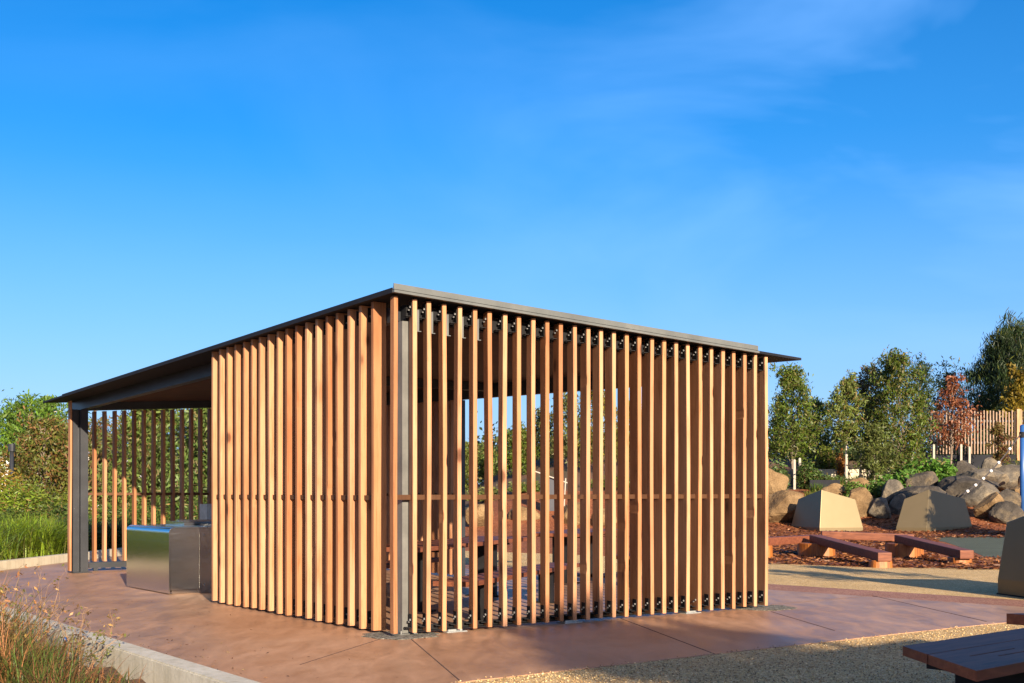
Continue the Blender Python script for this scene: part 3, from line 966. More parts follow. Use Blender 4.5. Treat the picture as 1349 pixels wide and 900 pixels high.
# ------------------------------------------------------------------ foliage
def mesh_np(name, verts, faces_n, cols, mat, parent=None, loc=None, k=4):
    """verts (n*k,3): n separate k-gons"""
    n = len(verts) // k
    me = bpy.data.meshes.new(name)
    me.vertices.add(len(verts)); me.vertices.foreach_set('co', verts.astype(np.float32).ravel())
    me.loops.add(n * k); me.loops.foreach_set('vertex_index', np.arange(n * k, dtype=np.int32))
    me.polygons.add(n)
    me.polygons.foreach_set('loop_start', np.arange(0, n * k, k, dtype=np.int32))
    me.polygons.foreach_set('loop_total', np.full(n, k, dtype=np.int32))
    me.update(calc_edges=True)
    at = me.color_attributes.new('Col', 'FLOAT_COLOR', 'POINT')
    c4 = np.ones((len(verts), 4), np.float32); c4[:, :3] = np.repeat(cols, k, axis=0)
    at.data.foreach_set('color', c4.ravel())
    me.materials.append(mat)
    o = bpy.data.objects.new(name, me); COL.objects.link(o)
    if parent is not None: o.parent = parent
    if loc is not None: o.location = loc
    return o

def leaf_quads(cent, size, asp, droop, rg, up=0.0):
    n = len(cent)
    d = rg.normal(size=(n, 3)); d[:, 2] = d[:, 2] * .6 - droop + up
    d /= np.linalg.norm(d, axis=1)[:, None]
    s = rg.normal(size=(n, 3)); s -= d * (s * d).sum(1)[:, None]
    s /= np.linalg.norm(s, axis=1)[:, None] + 1e-9
    L = size * rg.uniform(.6, 1.35, n)[:, None]
    Wd = L * asp
    v = np.stack([cent - d * L * .5, cent + s * Wd * .5 - d * L * .08, cent + d * L * .5, cent - s * Wd * .5 - d * L * .08], 1)
    return v.reshape(-1, 3)

def palette(n, base, rg, var=.25, mixc=None, frac=0):
    base = np.array(base) * np.array([1.3, 1.3, 1.1])
    c = base[None, :] * rg.uniform(1 - var, 1 + var, (n, 1)) * rg.uniform(.9, 1.1, (n, 3))
    if mixc is not None and frac > 0:
        k = rg.random(n) < frac
        c[k] = np.array(mixc)[None, :] * rg.uniform(.7, 1.3, (k.sum(), 1))
    return np.clip(c, 0, 1)

def tree(name, label, cat, base, height, width, crown0, seed, n_clump=26, n_leaf=90, leaf=.16, asp=.3, droop=.9,
         col=(.085, .105, .025), mixc=None, frac=0, bark='bark', group=None, lean=0, clump_r=.38, taper=.6, trunk_r=None, stems=1, depth=None, gap=.0, top_thin=.5):
    n_leaf = int(n_leaf * 2.2); leaf = leaf * .95
    rg = np.random.default_rng(seed)
    t = thing(name, label, cat, base, 0, group)
    R0 = width / 2; Dp = (depth or width) / 2
    tr = trunk_r or max(.03, height * .014)
    mb = MB()
    axes = []
    for s in range(stems):
        ang = rg.uniform(0, 6.28); off = 0 if stems == 1 else .25 * R0
        p0 = Vector((off * math.cos(ang) * .4, off * math.sin(ang) * .4, -.15))
        pts = []
        nseg = 7
        for k in range(nseg + 1):
            f = k / nseg
            pts.append(p0 + Vector((off * math.cos(ang) * f * 2 + lean * f * f + rg.normal() * .03 * height * f * .4, off * math.sin(ang) * f * 2 + rg.normal() * .03 * height * f * .4, (height * (.92 if s == 0 else rg.uniform(.7, .9)) + .15) * f)))
        mb.tube(pts, [tr * (1 - .85 * k / nseg) for k in range(nseg + 1)], 7)
        axes.append(pts)
    def axis_at(pts, z):
        for i in range(len(pts) - 1):
            if pts[i].z <= z <= pts[i + 1].z:
                f = (z - pts[i].z) / max(1e-6, pts[i + 1].z - pts[i].z)
                return pts[i].lerp(pts[i + 1], f)
        return pts[-1]
    vs, cs = [], []
    zs0, zs1 = crown0, height
    for i in range(n_clump):
        f = (i + rg.uniform(0, 1)) / n_clump
        z = zs0 + (zs1 - zs0) * f
        # crown profile: fullest a little below the middle
        prof = (math.sin(math.pi * min(1, max(.02, f * .86 + .12))) ** taper) * (1 - top_thin * f * f)
        ang = i * 2.399 + rg.uniform(-.6, .6)
        rad = prof * math.sqrt(rg.uniform(.1, 1.0))
        pts = axes[i % stems]
        cen = axis_at(pts, z)
        c = Vector((cen.x + rad * R0 * math.cos(ang), cen.y + rad * Dp * math.sin(ang), z))
        q = axis_at(pts, max(.1, z - .35 * rad * R0 - .1 * height))
        mid = q.lerp(c, .55) + Vector((0, 0, .05 * height))
        mb.tube([q, mid, c], [tr * .32 * (1 - .6 * f), tr * .2 * (1 - .5 * f), tr * .07], 5, cap=False)
        r = clump_r * rg.uniform(.65, 1.25) * (1 - .35 * f)
        nl = int(n_leaf * rg.uniform(.6, 1.3))
        nsub = 5
        subs = rg.normal(size=(nsub, 3)) * np.array([r, r, r * .75]) * .8
        which = rg.integers(0, nsub, nl)
        pos = subs[which] + rg.normal(size=(nl, 3)) * r * .42
        pos[:, 2] -= np.abs(rg.normal(size=nl)) * droop * r * .35
        cent = pos + np.array(c[:])[None, :]
        cent[:, 2] = np.maximum(cent[:, 2], .1)
        vs.append(leaf_quads(cent, leaf, asp, droop, rg))
        tone = rg.uniform(.72, 1.3)
        cs.append(palette(nl, np.array(col) * tone, rg, .3, mixc, frac))
    mb.build('trunk', M[bark], t, smooth=True)
    mesh_np('crown', np.concatenate(vs), None, np.concatenate(cs), M['leaf'], t)
    return t

def shrub(name, label, cat, base, w, h, seed, col, leaf=.12, asp=.35, n=2600, mixc=None, frac=0, group=None, droop=.1, depth=None, lumps=9, up=.3):
    rg = np.random.default_rng(seed)
    t = thing(name, label, cat, base, 0, group)
    mb = MB()
    vs, cs = [], []
    for i in range(lumps):
        a = rg.uniform(0, 6.28); r = math.sqrt(rg.uniform(0, 1)) * .72
        top = h * rg.uniform(.55, 1.0) * (1 - .35 * r * r)
        c = np.array([r * w / 2 * math.cos(a), r * (depth or w) / 2 * math.sin(a), 0])
        for k in range(3):
            e = c + np.array([rg.normal() * w * .1, rg.normal() * w * .1, top * rg.uniform(.5, .9)])
            mb.tube([c * .4 + np.array([0, 0, -.05]), (c + e) / 2, e], [.018, .012, .005], 5, cap=False)
        m = n // lumps
        d = rg.normal(size=(m, 3)); d /= np.linalg.norm(d, axis=1)[:, None]
        rad = rg.uniform(.35, 1, m)[:, None] ** .5
        pos = d * rad * np.array([w * .27, (depth or w) * .27, top * .52]) + np.array([0, 0, top * .5]) + c
        # surface sprays sticking out
        pos += rg.normal(size=(m, 3)) * .05 * w
        pos[:, 2] = np.maximum(pos[:, 2], .03)
        vs.append(leaf_quads(pos, leaf, asp, droop, rg, up))
        cs.append(palette(m, np.array(col) * rg.uniform(.7, 1.3), rg, .3, mixc, frac))
    mb.build('stem', M['twig'], t)
    mesh_np('foliage', np.concatenate(vs), None, np.concatenate(cs), M['leaf'], t)
    return t

def blades(n, w, h, spread, rg, width=.012, base_r=.1, droop=.5, nseg=5, col=(.08, .12, .02), mixc=None, frac=0, hv=.35):
    """strappy leaves: each blade is nseg quads"""
    base = rg.normal(size=(n, 2)) * base_r
    ang = rg.uniform(0, 2 * np.pi, n)
    L = h * rg.uniform(1 - hv, 1 + hv * .6, n)
    lean = np.abs(rg.normal(size=n)) * spread + .05
    dr = droop * rg.uniform(.4, 1.5, n)
    ca, sa = np.cos(ang), np.sin(ang)
    prev = None
    quads, cols = [], []
    bc = palette(n, col, rg, .35, mixc, frac)
    rings = []
    for k in range(nseg + 1):
        f = k / nseg
        out = lean * L * f + dr * L * f ** 2.5 * .55
        z = L * (f - dr * .38 * f ** 3) * np.sqrt(np.maximum(.1, 1 - (lean * .6) ** 2))
        c = np.stack([base[:, 0] + ca * out, base[:, 1] + sa * out, np.maximum(z, .01)], 1)
        ww = width * (1 - f ** 2) + .0015
        side = np.stack([-sa, ca, np.zeros(n)], 1)
        rings.append((c - side * ww / 2, c + side * ww / 2))
    for k in range(nseg):
        a, b = rings[k]; c, d = rings[k + 1]
        quads.append(np.stack([a, b, d, c], 1).reshape(-1, 3))
        cols.append(bc * (.85 + .3 * k / nseg))
    return np.concatenate(quads), np.concatenate(cols)

def tussock(name, label, base, seed, n, h, w, spread=.5, width=.014, col=(.08, .13, .02), mixc=None, frac=0, group=None, droop=.6, cat='grass'):
    rg = np.random.default_rng(seed)
    v, c = blades(n, w, h, spread, rg, width, w * .18, droop, 5, col, mixc, frac)
    o = mesh_np(name, v, None, c, M['leaf'], None, base)
    return tag(o, label, cat, group)

def at(x, Y, dz=0):
    X = (x - 674.5) / F * Y
    return Vector((X, Y, gz(X, Y) + dz))
def hgt(y, Y, b): return H + (HOR - y) / F * Y - b.z
def wid(dx, Y): return dx / F * Y

GUM = (.062, .092, .012); GUM2 = (.12, .11, .02); DK = (.026, .042, .012); BRT = (.11, .16, .015); RED = (.15, .05, .024)
TR = [
 # x, ytop, width px, Y, crown start frac, colour, mix, frac, label, opts
 (1043, 486, 66, 50, .30, GUM, (.15, .13, .04), .2, 'slim young gum with two stakes just right of the shelter corner', dict(bark='bark', n_clump=44, n_leaf=105)),
 (1078, 530, 46, 58, .1, (.05, .075, .02), None, 0, 'dark green tree behind the first young gum', dict(n_clump=26)),
 (1114, 500, 44, 51, .42, (.10, .125, .03), (.2, .13, .05), .12, 'thin bright young gum with a pale trunk between white stakes', dict(bark='palebark', n_clump=30, clump_r=.3, trunk_r=.05)),
 (1142, 487, 46, 54, .42, (.08, .085, .03), (.16, .10, .05), .3, 'brownish young gum behind the bright pale trunk', dict(n_clump=30, clump_r=.33)),
 (1152, 560, 40, 50, .25, (.075, .09, .025), None, 0, 'short dull green sapling left of the big dense gum', dict(n_clump=18, clump_r=.3, bark='bark')),
 (1194, 469, 78, 52, .2, GUM, (.16, .13, .04), .25, 'tallest dense young gum left of the slat fence', dict(n_clump=64, n_leaf=110, stems=2)),
 (1212, 478, 60, 62, .2, DK, None, 0, 'dark tree behind the tallest young gum', dict(n_clump=30, clump_r=.5)),
 (1250, 484, 42, 72, .3, DK, None, 0, 'dark round tree rising behind the copper tree', dict(n_clump=20, clump_r=.6, leaf=.22)),
 (1253, 498, 50, 56, .34, RED, (.22, .08, .035), .3, 'copper red tree in front of the slat fence', dict(n_clump=26, n_leaf=40, clump_r=.32, asp=.45)),
 (1318, 560, 20, 55, .3, (.12, .09, .03), RED, .3, 'spindly sapling in front of the slat fence boards', dict(n_clump=9, clump_r=.22)),
]
for i, (x, yt, wpx, Yd, cf, col, mc, fr, lb, op) in enumerate(TR):
    b = at(x, Yd)
    hh = hgt(yt, Yd, b)
    o = dict(n_clump=34, n_leaf=95, leaf=.17, group='young trees planted round the playground')
    o.update(op)
    tree('young_tree', lb, 'tree', b, hh, wid(wpx, Yd), hh * cf, 100 + i, col=col, mixc=mc, frac=fr, **o)
# casuarina behind the fence and the yellow tree at the edge
b = at(1338, 66)
tree('casuarina_tree', 'big dark drooping she-oak behind the slat fence at the right edge', 'tree', b, hgt(434, 66, b), wid(122, 66), 1.6, 201, n_clump=60, n_leaf=380, leaf=.36, asp=.12, droop=1.6, col=(.020, .036, .013), mixc=(.09, .10, .015), frac=.12, clump_r=.75, taper=.55, trunk_r=.2, top_thin=.3)
b = at(1345, 62)
tree('yellow_tree', 'yellow leaved tree between the dark she-oak and the fence', 'tree', b, hgt(486, 62, b), wid(46, 62), 1.2, 202, n_clump=20, n_leaf=110, leaf=.22, asp=.4, col=(.14, .10, .012), clump_r=.5)

# trees seen through the front slats
TS = [
 (606, 585, 26, 60, (.10, .12, .025), 'green tree seen through the slats left of the open sky gap'),
 (640, 590, 36, 62, (.09, .12, .03), 'leafy tree seen through the slats beside the open sky gap'),
 (683, 565, 30, 56, GUM, 'slender gum seen through the slats with sky behind'),
 (715, 545, 38, 58, (.07, .085, .035), 'dull gum seen through the middle slats'),
 (748, 520, 50, 56, (.09, .10, .035), 'tall airy gum seen through the middle slats'),
 (790, 512, 50, 55, GUM2, 'golden green gum seen through the right half of the slats'),
 (832, 530, 46, 57, GUM, 'gum seen through the slats above the red seat'),
 (880, 520, 56, 60, (.06, .08, .02), 'dark gum seen through the slats near the far end'),
 (930, 515, 56, 58, (.08, .1, .025), 'broad gum behind the closely set end slats'),
 (980, 510, 56, 57, (.08, .1, .03), 'gum hidden mostly behind the last slats'),
]
for i, (x, yt, wpx, Yd, col, lb) in enumerate(TS):
    b = at(x, Yd); hh = hgt(yt, Yd, b)
    tree('young_tree', lb, 'tree', b, hh, wid(wpx, Yd), hh * .2, 300 + i, n_clump=24, n_leaf=75, leaf=.19, col=col, mixc=(.15, .12, .04), frac=.15, group='trees beyond the shelter')

# left background trees
TL = [
 ('gum_tree', 22, 528, 100, 46, .52, (.07, .125, .016), None, 0, 'tall green gum with a pale forked trunk at the left edge', dict(bark='palebark', n_clump=34, n_leaf=120, clump_r=.6, leaf=.22, stems=3, trunk_r=.17, top_thin=.05)),
 ('gum_tree', 58, 556, 84, 40, .24, (.08, .09, .02), (.19, .10, .035), .28, 'rusty brown flowering gum in front of the white house', dict(n_clump=40, n_leaf=120, clump_r=.45, leaf=.17, trunk_r=.12, top_thin=.1)),
 ('gum_tree', 86, 566, 44, 44, .2, (.08, .085, .022), (.19, .10, .035), .4, 'rusty gum just left of the dark steel corner post', dict(n_clump=22, n_leaf=120, clump_r=.5, leaf=.2)),
 ('gum_tree', 132, 556, 60, 40, .2, (.09, .095, .03), (.2, .11, .05), .3, 'thin rusty gum seen through the rear slats beside the post', dict(n_clump=26, n_leaf=110, clump_r=.42, leaf=.2)),
 ('gum_tree', 190, 520, 86, 37, .12, (.08, .115, .028), (.17, .14, .05), .2, 'dense green gum filling the rear slats left of the barbecue lid', dict(n_clump=60, n_leaf=140, clump_r=.5, leaf=.19, stems=2)),
 ('gum_tree', 252, 515, 84, 36, .1, (.075, .115, .028), (.18, .15, .06), .22, 'dense green gum behind the rear slats above the barbecue', dict(n_clump=60, n_leaf=140, clump_r=.5, leaf=.19, stems=2)),
 ('gum_tree', 330, 540, 90, 44, .1, (.06, .09, .02), None, 0, 'green gum hidden behind the left slat wall', dict(n_clump=24, n_leaf=80, clump_r=.6, leaf=.24)),
]
for i, (nm, x, yt, wpx, Yd, cf, col, mc, fr, lb, op) in enumerate(TL):
    b = at(x, Yd); hh = hgt(yt, Yd, b)
    o = dict(n_clump=40, n_leaf=120, leaf=.2); o.update(op)
    tree(nm, lb, 'tree', b, hh, wid(wpx, Yd), hh * cf, 400 + i, col=col, mixc=mc, frac=fr, group='gums behind the shelter', **o)
b = at(3, 35); shrub('wattle_shrub', 'golden brown wattle bush at the left edge', 'shrub', b, wid(60, 35), hgt(596, 35, b), 500, (.17, .12, .02), n=5000, leaf=.13)
HB = [
 (12, 640, 80, 31, BRT, 'bright green bush at the far left above the strappy grasses'),
 (58, 646, 76, 31.5, (.10, .135, .02), 'yellow green bush in the middle of the hedge behind the grasses'),
 (92, 652, 60, 32, (.12, .15, .02), 'lime green bush touching the dark steel corner post'),
 (30, 668, 90, 29, (.05, .075, .015), 'dark low bush directly behind the strappy grasses'),
 (84, 672, 60, 29.5, (.045, .07, .015), 'dark low bush behind the grasses beside the post'),
 (140, 672, 64, 31, (.05, .09, .015), 'dark green bush behind the lit rear slats'),
 (196, 664, 74, 32, (.06, .10, .02), 'green bush behind the rear slats left of the barbecue'),
 (256, 664, 70, 32, (.055, .09, .018), 'green bush behind the barbecue and steel box'),
]
for i, (x, yt, wpx, Yd, col, lb) in enumerate(HB):
    b = at(x, Yd); shrub('hedge_shrub', lb, 'shrub', b, wid(wpx, Yd), hgt(yt, Yd, b) * 1.25, 510 + i, col, n=8000, leaf=.11, asp=.3, mixc=(.2, .14, .04), frac=.12, depth=1.6, lumps=14, group='bushes behind the rear kerb')
GT = [(-14, 25.6), (6, 25.0), (26, 25.8), (45, 25.2), (62, 26.0), (18, 27), (38, 27.2), (56, 27.4), (74, 27.0), (132, 27.8), (155, 28.4)]
GL = ['strappy green grass clump at the left edge behind the kerb', 'second strappy grass clump from the left edge, close to the cream kerb', 'lush strappy grass clump leaning over the cream kerb',
      'strappy grass clump in the middle of the row by the kerb', 'right hand strappy grass clump near the end of the cream kerb', 'back row strappy grass clump at left under the bright bush',
      'back row strappy grass clump below the yellow green bush', 'back row strappy grass clump under the lime bush', 'strappy grass clump in shade beside the dark steel post',
      'dim grass clump behind the first lit rear slats', 'dim grass clump behind the lit rear slats nearer the barbecue']
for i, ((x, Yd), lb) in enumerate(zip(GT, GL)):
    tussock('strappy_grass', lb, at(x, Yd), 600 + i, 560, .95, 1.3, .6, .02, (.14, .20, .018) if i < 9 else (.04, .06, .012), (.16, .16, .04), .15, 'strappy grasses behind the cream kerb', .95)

for i, (X, Y) in enumerate([(-9.6, 16.6), (-9.9, 18.0), (-9.7, 19.4), (-9.9, 20.8), (-9.6, 22.2), (-10.6, 17.4), (-10.7, 20.0), (-10.5, 23.4)]):
    tussock('strappy_grass', 'strappy grass clump left of the picture, mirrored in the steel barbecue end', Vector((X, Y, 0)), 650 + i, 300, .95, 1.3, .42, .024, (.10, .155, .018), (.16, .16, .04), .15, 'strappy grasses mirrored in the barbecue', .7)
for i, (X, Y) in enumerate([(-12.4, 17.5), (-12.6, 20.3), (-12.9, 23.4)]):
    shrub('hedge_shrub', 'green bush left of the picture, mirrored in the steel barbecue end', 'shrub', Vector((X, Y, 0)), 2.6, 2.0, 560 + i, BRT, n=3000, leaf=.14, group='bushes mirrored in the barbecue')
# right side shrubs
RS = [
 (1086, 582, 36, 54, (.095, .12, .015), 'rounded yellow green bush behind the young gums', 3000, .12),
 (1106, 588, 15, 53, (.24, .09, .02), 'small orange cone shaped shrub beside a white stake', 1200, .10),
 (1225, 598, 66, 49.5, (.065, .14, .02), 'glossy bright green shrub below the slat fence', 5200, .22),
 (1190, 615, 56, 47.5, (.06, .125, .02), 'glossy green shrub beside the long grey boulder', 3600, .2),
 (1160, 628, 34, 47, (.06, .12, .02), 'low green shrub left of the glossy shrubs', 1800, .16),
 (1062, 606, 34, 49, (.05, .085, .02), 'dark green shrub at the foot of the first young gum', 2200, .14),
 (1022, 600, 34, 48, (.055, .09, .025), 'green shrub behind the upper golden boulder', 2200, .14),
 (1096, 622, 36, 49.5, (.05, .09, .02), 'low dark shrub before the pale retaining wall', 1800, .12),
 (1158, 600, 50, 56, (.14, .13, .045), 'dry looking shrub above the pale retaining wall', 2200, .12),
 (1094, 604, 44, 57, (.15, .14, .05), 'straw coloured shrub on the slope behind the white stakes', 2200, .12),
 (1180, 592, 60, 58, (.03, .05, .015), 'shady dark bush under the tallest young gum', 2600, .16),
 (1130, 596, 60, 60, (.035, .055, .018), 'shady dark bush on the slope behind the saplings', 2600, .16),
 (1335, 600, 30, 52, (.11, .13, .02), 'small lime shrub at the foot of the slat fence', 900, .12),
 (1128, 628, 30, 45.5, (.07, .12, .02), 'low green shrub growing between the tan rock and the flat orange rock', 1500, .13),
 (1170, 636, 40, 46.3, (.06, .11, .02), 'low green shrub spilling over the blocky grey rock', 1800, .14),
 (1200, 606, 60, 50.5, (.06, .10, .02), 'broad green shrub under the tallest young gum', 2600, .17),
 (640, 640, 60, 50, (.10, .11, .03), 'low bush seen through the slats left of centre', 1800, .14),
 (700, 638, 60, 49, (.09, .12, .025), 'low bush seen through the slats by the grey panel', 1800, .14),
 (800, 632, 80, 50, (.08, .11, .02), 'low bush seen through the slats above the red seat', 2200, .14),
 (880, 630, 80, 50, (.07, .10, .02), 'low bush behind the right hand slats', 1800, .14),
]
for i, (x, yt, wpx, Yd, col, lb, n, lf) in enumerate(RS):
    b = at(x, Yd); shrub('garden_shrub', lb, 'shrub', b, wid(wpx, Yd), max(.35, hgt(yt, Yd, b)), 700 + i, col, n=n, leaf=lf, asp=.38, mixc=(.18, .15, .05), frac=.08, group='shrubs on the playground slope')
# small tufts on the slope
rgt = random.Random(5)
tp = [(1050, 44.5), (1068, 46), (1076, 47.5), (1098, 49), (1126, 49.5), (1150, 51), (1182, 52), (1206, 52.5), (1094, 45), (1135, 46.5), (1240, 53), (1262, 53.5), (1290, 54.5)]
tl = ['between the two golden boulders', 'behind the big golden boulder', 'above the nearest pyramid', 'before the white stakes', 'at the foot of the pale trunk', 'before the pale retaining wall', 'under the tallest young gum', 'right of the tallest young gum', 'beside the flat orange rock', 'behind the pale wedge rock', 'at the left end of the fence', 'under the copper tree', 'before the middle of the fence']
for i, ((x, Yd), s) in enumerate(zip(tp, tl)):
    tussock('grass_tuft', 'small green grass tuft ' + s, at(x, Yd), 760 + i, 130, .55, .6, .45, .03, rgt.choice([(.08, .12, .02), (.12, .13, .03), (.06, .11, .02)]), (.2, .17, .06), .2, 'grass tufts on the playground slope')

# far wood closing the view
def woodland(name, label, x0, x1, Yd, h0, h1, seed, n, col):
    rg = np.random.default_rng(seed)
    vs, cs = [], []
    nl = 46
    for i in range(nl):
        X = x0 + (x1 - x0) * (i + rg.uniform(0, 1)) / nl
        Y = Yd + rg.uniform(-5, 5)
        g0 = gz(X, Y)
        h = rg.uniform(h0, h1); r = rg.uniform(1.8, 3.4)
        m = n // nl
        d = rg.normal(size=(m, 3)); d /= np.linalg.norm(d, axis=1)[:, None]
        pos = d * (rg.uniform(.3, 1, m)[:, None] ** .5) * np.array([r, r, h * .5]) * (1 + .25 * rg.normal(size=(m, 1)))
        pos += np.array([X, Y, g0 + h * .5])
        pos[:, 2] = np.maximum(pos[:, 2], g0 + .05)
        vs.append(leaf_quads(pos, .42, .5, .4, rg))
        cs.append(palette(m, np.array(col) * rg.uniform(.6, 1.35), rg, .3, (.14, .12, .04), .1))
    o = mesh_np(name, np.concatenate(vs), None, np.concatenate(cs), M['leaf'])
    tag(o, label, 'woodland', kind='stuff')
woodland('woodland', 'far belt of dark trees behind the playground slope', -8, 52, 92, 2.6, 4.4, 21, 30000, (.045, .062, .02))
woodland('woodland', 'far belt of green trees behind the left garden', -62, -6, 84, 2.5, 4.6, 22, 26000, (.06, .085, .022))

# ------------------------------------------------------------------ stakes, walls, fence, rope
ST = [(1046.5, 605, 641, 49), (1053.5, 603, 640, 49.3), (1115, 598, 629, 50.6), (1133.5, 597, 628, 51), (1145, 600, 626, 53), (1170, 595, 620, 53), (1201, 596, 620, 53), (1230, 585, 606, 56), (1266, 585, 606, 55), (1277, 588, 608, 55)]
SL = ['left white stake of the first young gum', 'right white stake of the first young gum', 'white stake left of the pale trunk', 'white stake right of the pale trunk', 'thin stake by the short dull sapling', 'stake before the tallest young gum, left side', 'stake before the tallest young gum, right side', 'stake at the left end of the slat fence', 'pale stake below the copper tree', 'grey stake right of the copper tree']
for (x, y0, y1, Yd), lb in zip(ST, SL):
    b = at(x, Yd)
    top = px(x, y0, Yd)
    mb = MB(); w = .045
    mb.box(-w, w, -w, w, -.1, top.z - b.z - .03)
    mb.add([(-w, -w, top.z - b.z - .0299), (w, -w, top.z - b.z - .0299), (w, w, top.z - b.z - .0299), (-w, w, top.z - b.z - .0299), (0, 0, top.z - b.z)], [(0, 1, 4), (1, 2, 4), (2, 3, 4), (3, 0, 4)])
    o = mb.build('tree_stake', M['stake']); o.location = b
    tag(o, lb, 'stake', 'stakes beside the young trees')
# pale retaining wall
a, b = px(1072, 628, 53.2), px(1188, 628, 53.2)
mb = MB(); mb.box(0, (b - a).length, -.12, .12, -.6, .32)
rw = mb.build('retaining_wall', M['paleconcrete'], bevel=.02); rw.location = a
tag(rw, 'long low pale retaining wall on the slope behind the young gums', 'wall')
mb = MB(); mb.box(0, wid(40, 48.5), -.1, .1, -.3, .42)
o = mb.build('retaining_wall', M['roofsteel'], bevel=.02); o.location = at(1066, 48.6); tag(o, 'short dark wall block right of the first young gum', 'wall')
# slat fence
FY = 57.5
f0 = px(1226, 603, FY); f1 = px(1362, 603, FY)
fen = thing('slat_fence', 'tall fence of pale vertical slats on a dark base along the slope', 'fence', (f0.x, FY, f0.z - .25), 0)
L = f1.x - f0.x
nsl = 34
rgf = random.Random(3)
for k in range(nsl):
    x = L * k / (nsl - 1)
    mb = MB(); w = .028
    mb.box(x - w, x + w, -.04, .04, .42, .42 + 1.98 + rgf.uniform(-.04, .06))
    mb.build('fence_slat', M['fenceslat'], fen)
mb = MB(); mb.box(-.1, L + .1, .045, .10, .9, 1.0); mb.box(-.1, L + .1, .045, .10, 1.9, 2.0); mb.build('fence_rail', M['darksteel'], fen)
mb = MB(); mb.box(-.2, L + .2, -.1, .1, -.6, .38); mb.build('fence_base', M['roofsteel'], fen)
mb = MB(); mb.box(wid(112, FY), wid(118, FY), -.16, -.11, .1, 2.5); mb.build('gate_board', M['slat'], fen)
# dark hedge behind the fence
b = at(1290, 61.5); shrub('hedge_shrub', 'dark clipped hedge behind the slat fence', 'hedge', b, wid(160, 61.5), hgt(563, 61.5, b), 790, (.03, .05, .015), n=7000, leaf=.2, depth=2, lumps=22)
# blue post and rope
pb = at(1347, 44)
mb = MB(); top = hgt(561, 44, pb)
mb.tube([(0, 0, -.3), (0, 0, top)], .09, 14)
bp = thing('play_post', 'blue painted play post with a dark collar at the right edge', 'post', pb)
mb.build('pole', M['blue'], bp, smooth=True)
mb = MB(); mb.tube([(0, 0, top - .42), (0, 0, top - .22)], .115, 14); mb.build('collar', M['black'], bp)
mb = MB(); mb.tube([(0, 0, top + .001), (0, 0, top + .04)], [.1, .04], 14); mb.build('cap', M['blue'], bp)
r0, r1 = px(1344.5, 572, 43.95), px(1264, 655, 41.2)
pts = []
for k in range(17):
    f = k / 16
    p = r0.lerp(r1, f); p.z -= .22 * math.sin(math.pi * f)
    pts.append(p - r0)
rp = thing('climbing_rope', 'dark climbing rope with white knots slung from the blue post', 'rope', r0)
mb = MB(); mb.tube(pts, .022, 7); mb.build('cord', M['rope'], rp, smooth=True)
for k in (3, 6, 8, 10, 12, 14):
    mb = MB(); p = pts[k]
    dd_ = (pts[k + 1] - pts[k - 1]).normalized()
    mb.tube([p - dd_ * .06, p - dd_ * .03, p + dd_ * .03, p + dd_ * .06], [.02, .05, .05, .02], 8); mb.build('knot', M['knot'], rp, smooth=True)

# things glimpsed through the front slats
b = gpx(822, 694); 
rs = thing('spring_rocker', 'bright red play seat seen through the right half of the slats', 'seat', (b.x, b.y + 1, 0))
mb = MB(); mb.box(-.26, .26, -.05, .0, .35, 1.05); mb.build('backrest', M['red'], rs, bevel=.02)
mb = MB(); mb.box(-.26, .26, -.5, -.051, .35, .42); mb.build('seat', M['red'], rs, bevel=.02)
mb = MB(); mb.box(-.05, .05, -.3, -.2, -.02, .349); mb.build('leg', M['black'], rs)
sp = thing('activity_board', 'dark slate play panel with pale bars seen through the middle slats', 'play panel', at(722, 44))
mb = MB(); mb.box(-.28, .28, 0, .06, -.1, 1.25); mb.build('panel', M['slate'], sp)
mb = MB(); mb.tube([(-.5, -.1, 1.45), (.9, -.1, .95)], .025, 8); mb.tube([(.55, -.1, -.1), (.62, -.1, 1.2)], .025, 8); mb.build('bar', M['stake'], sp)

# white house and lamp behind the left trees
hb = px(44, 648, 72)
hs = thing('white_house', 'white rendered house glimpsed between the rusty gums', 'house', (hb.x - 2.2, 72, 0))
mb = MB(); mb.box(0, 7.0, 0, 6, -.1, 3.5); mb.build('wall', M['render_white'], hs)
mb = MB(); mb.hexa([(-.3, -.3, 3.5), (7.3, -.3, 3.5), (7.3, 6.3, 3.5), (-.3, 6.3, 3.5), (1.8, 1.8, 4.6), (5.2, 1.8, 4.6), (5.2, 4.2, 4.6), (1.8, 4.2, 4.6)]); mb.build('roof', M['roofing'], hs)
for x in (1.0, 3.2, 5.4):
    mb = MB(); mb.box(x - .08, x + .98, -.05, -.001, 1.0, 2.3); w_ = mb.build('window', M['render_white'], hs)
    mb = MB(); mb.box(x, x + .9, -.07, -.051, 1.08, 2.22); mb.build('pane', M['glass'], w_)
lb_ = at(15.5, 38)
lp = thing('street_lamp', 'slim dark lamp post standing before the pale trunked gum', 'lamp', lb_)
t_ = hgt(584, 38, lb_)
mb = MB(); mb.tube([(0, 0, -.1), (0, 0, t_ - .25)], .06, 10); mb.build('pole', M['darksteel'], lp, smooth=True)
mb = MB(); mb.tube([(0, 0, t_ - .2495), (0, 0, t_ - .02)], [.10, .11], 12); mb.build('lamp_head', M['darksteel'], lp)

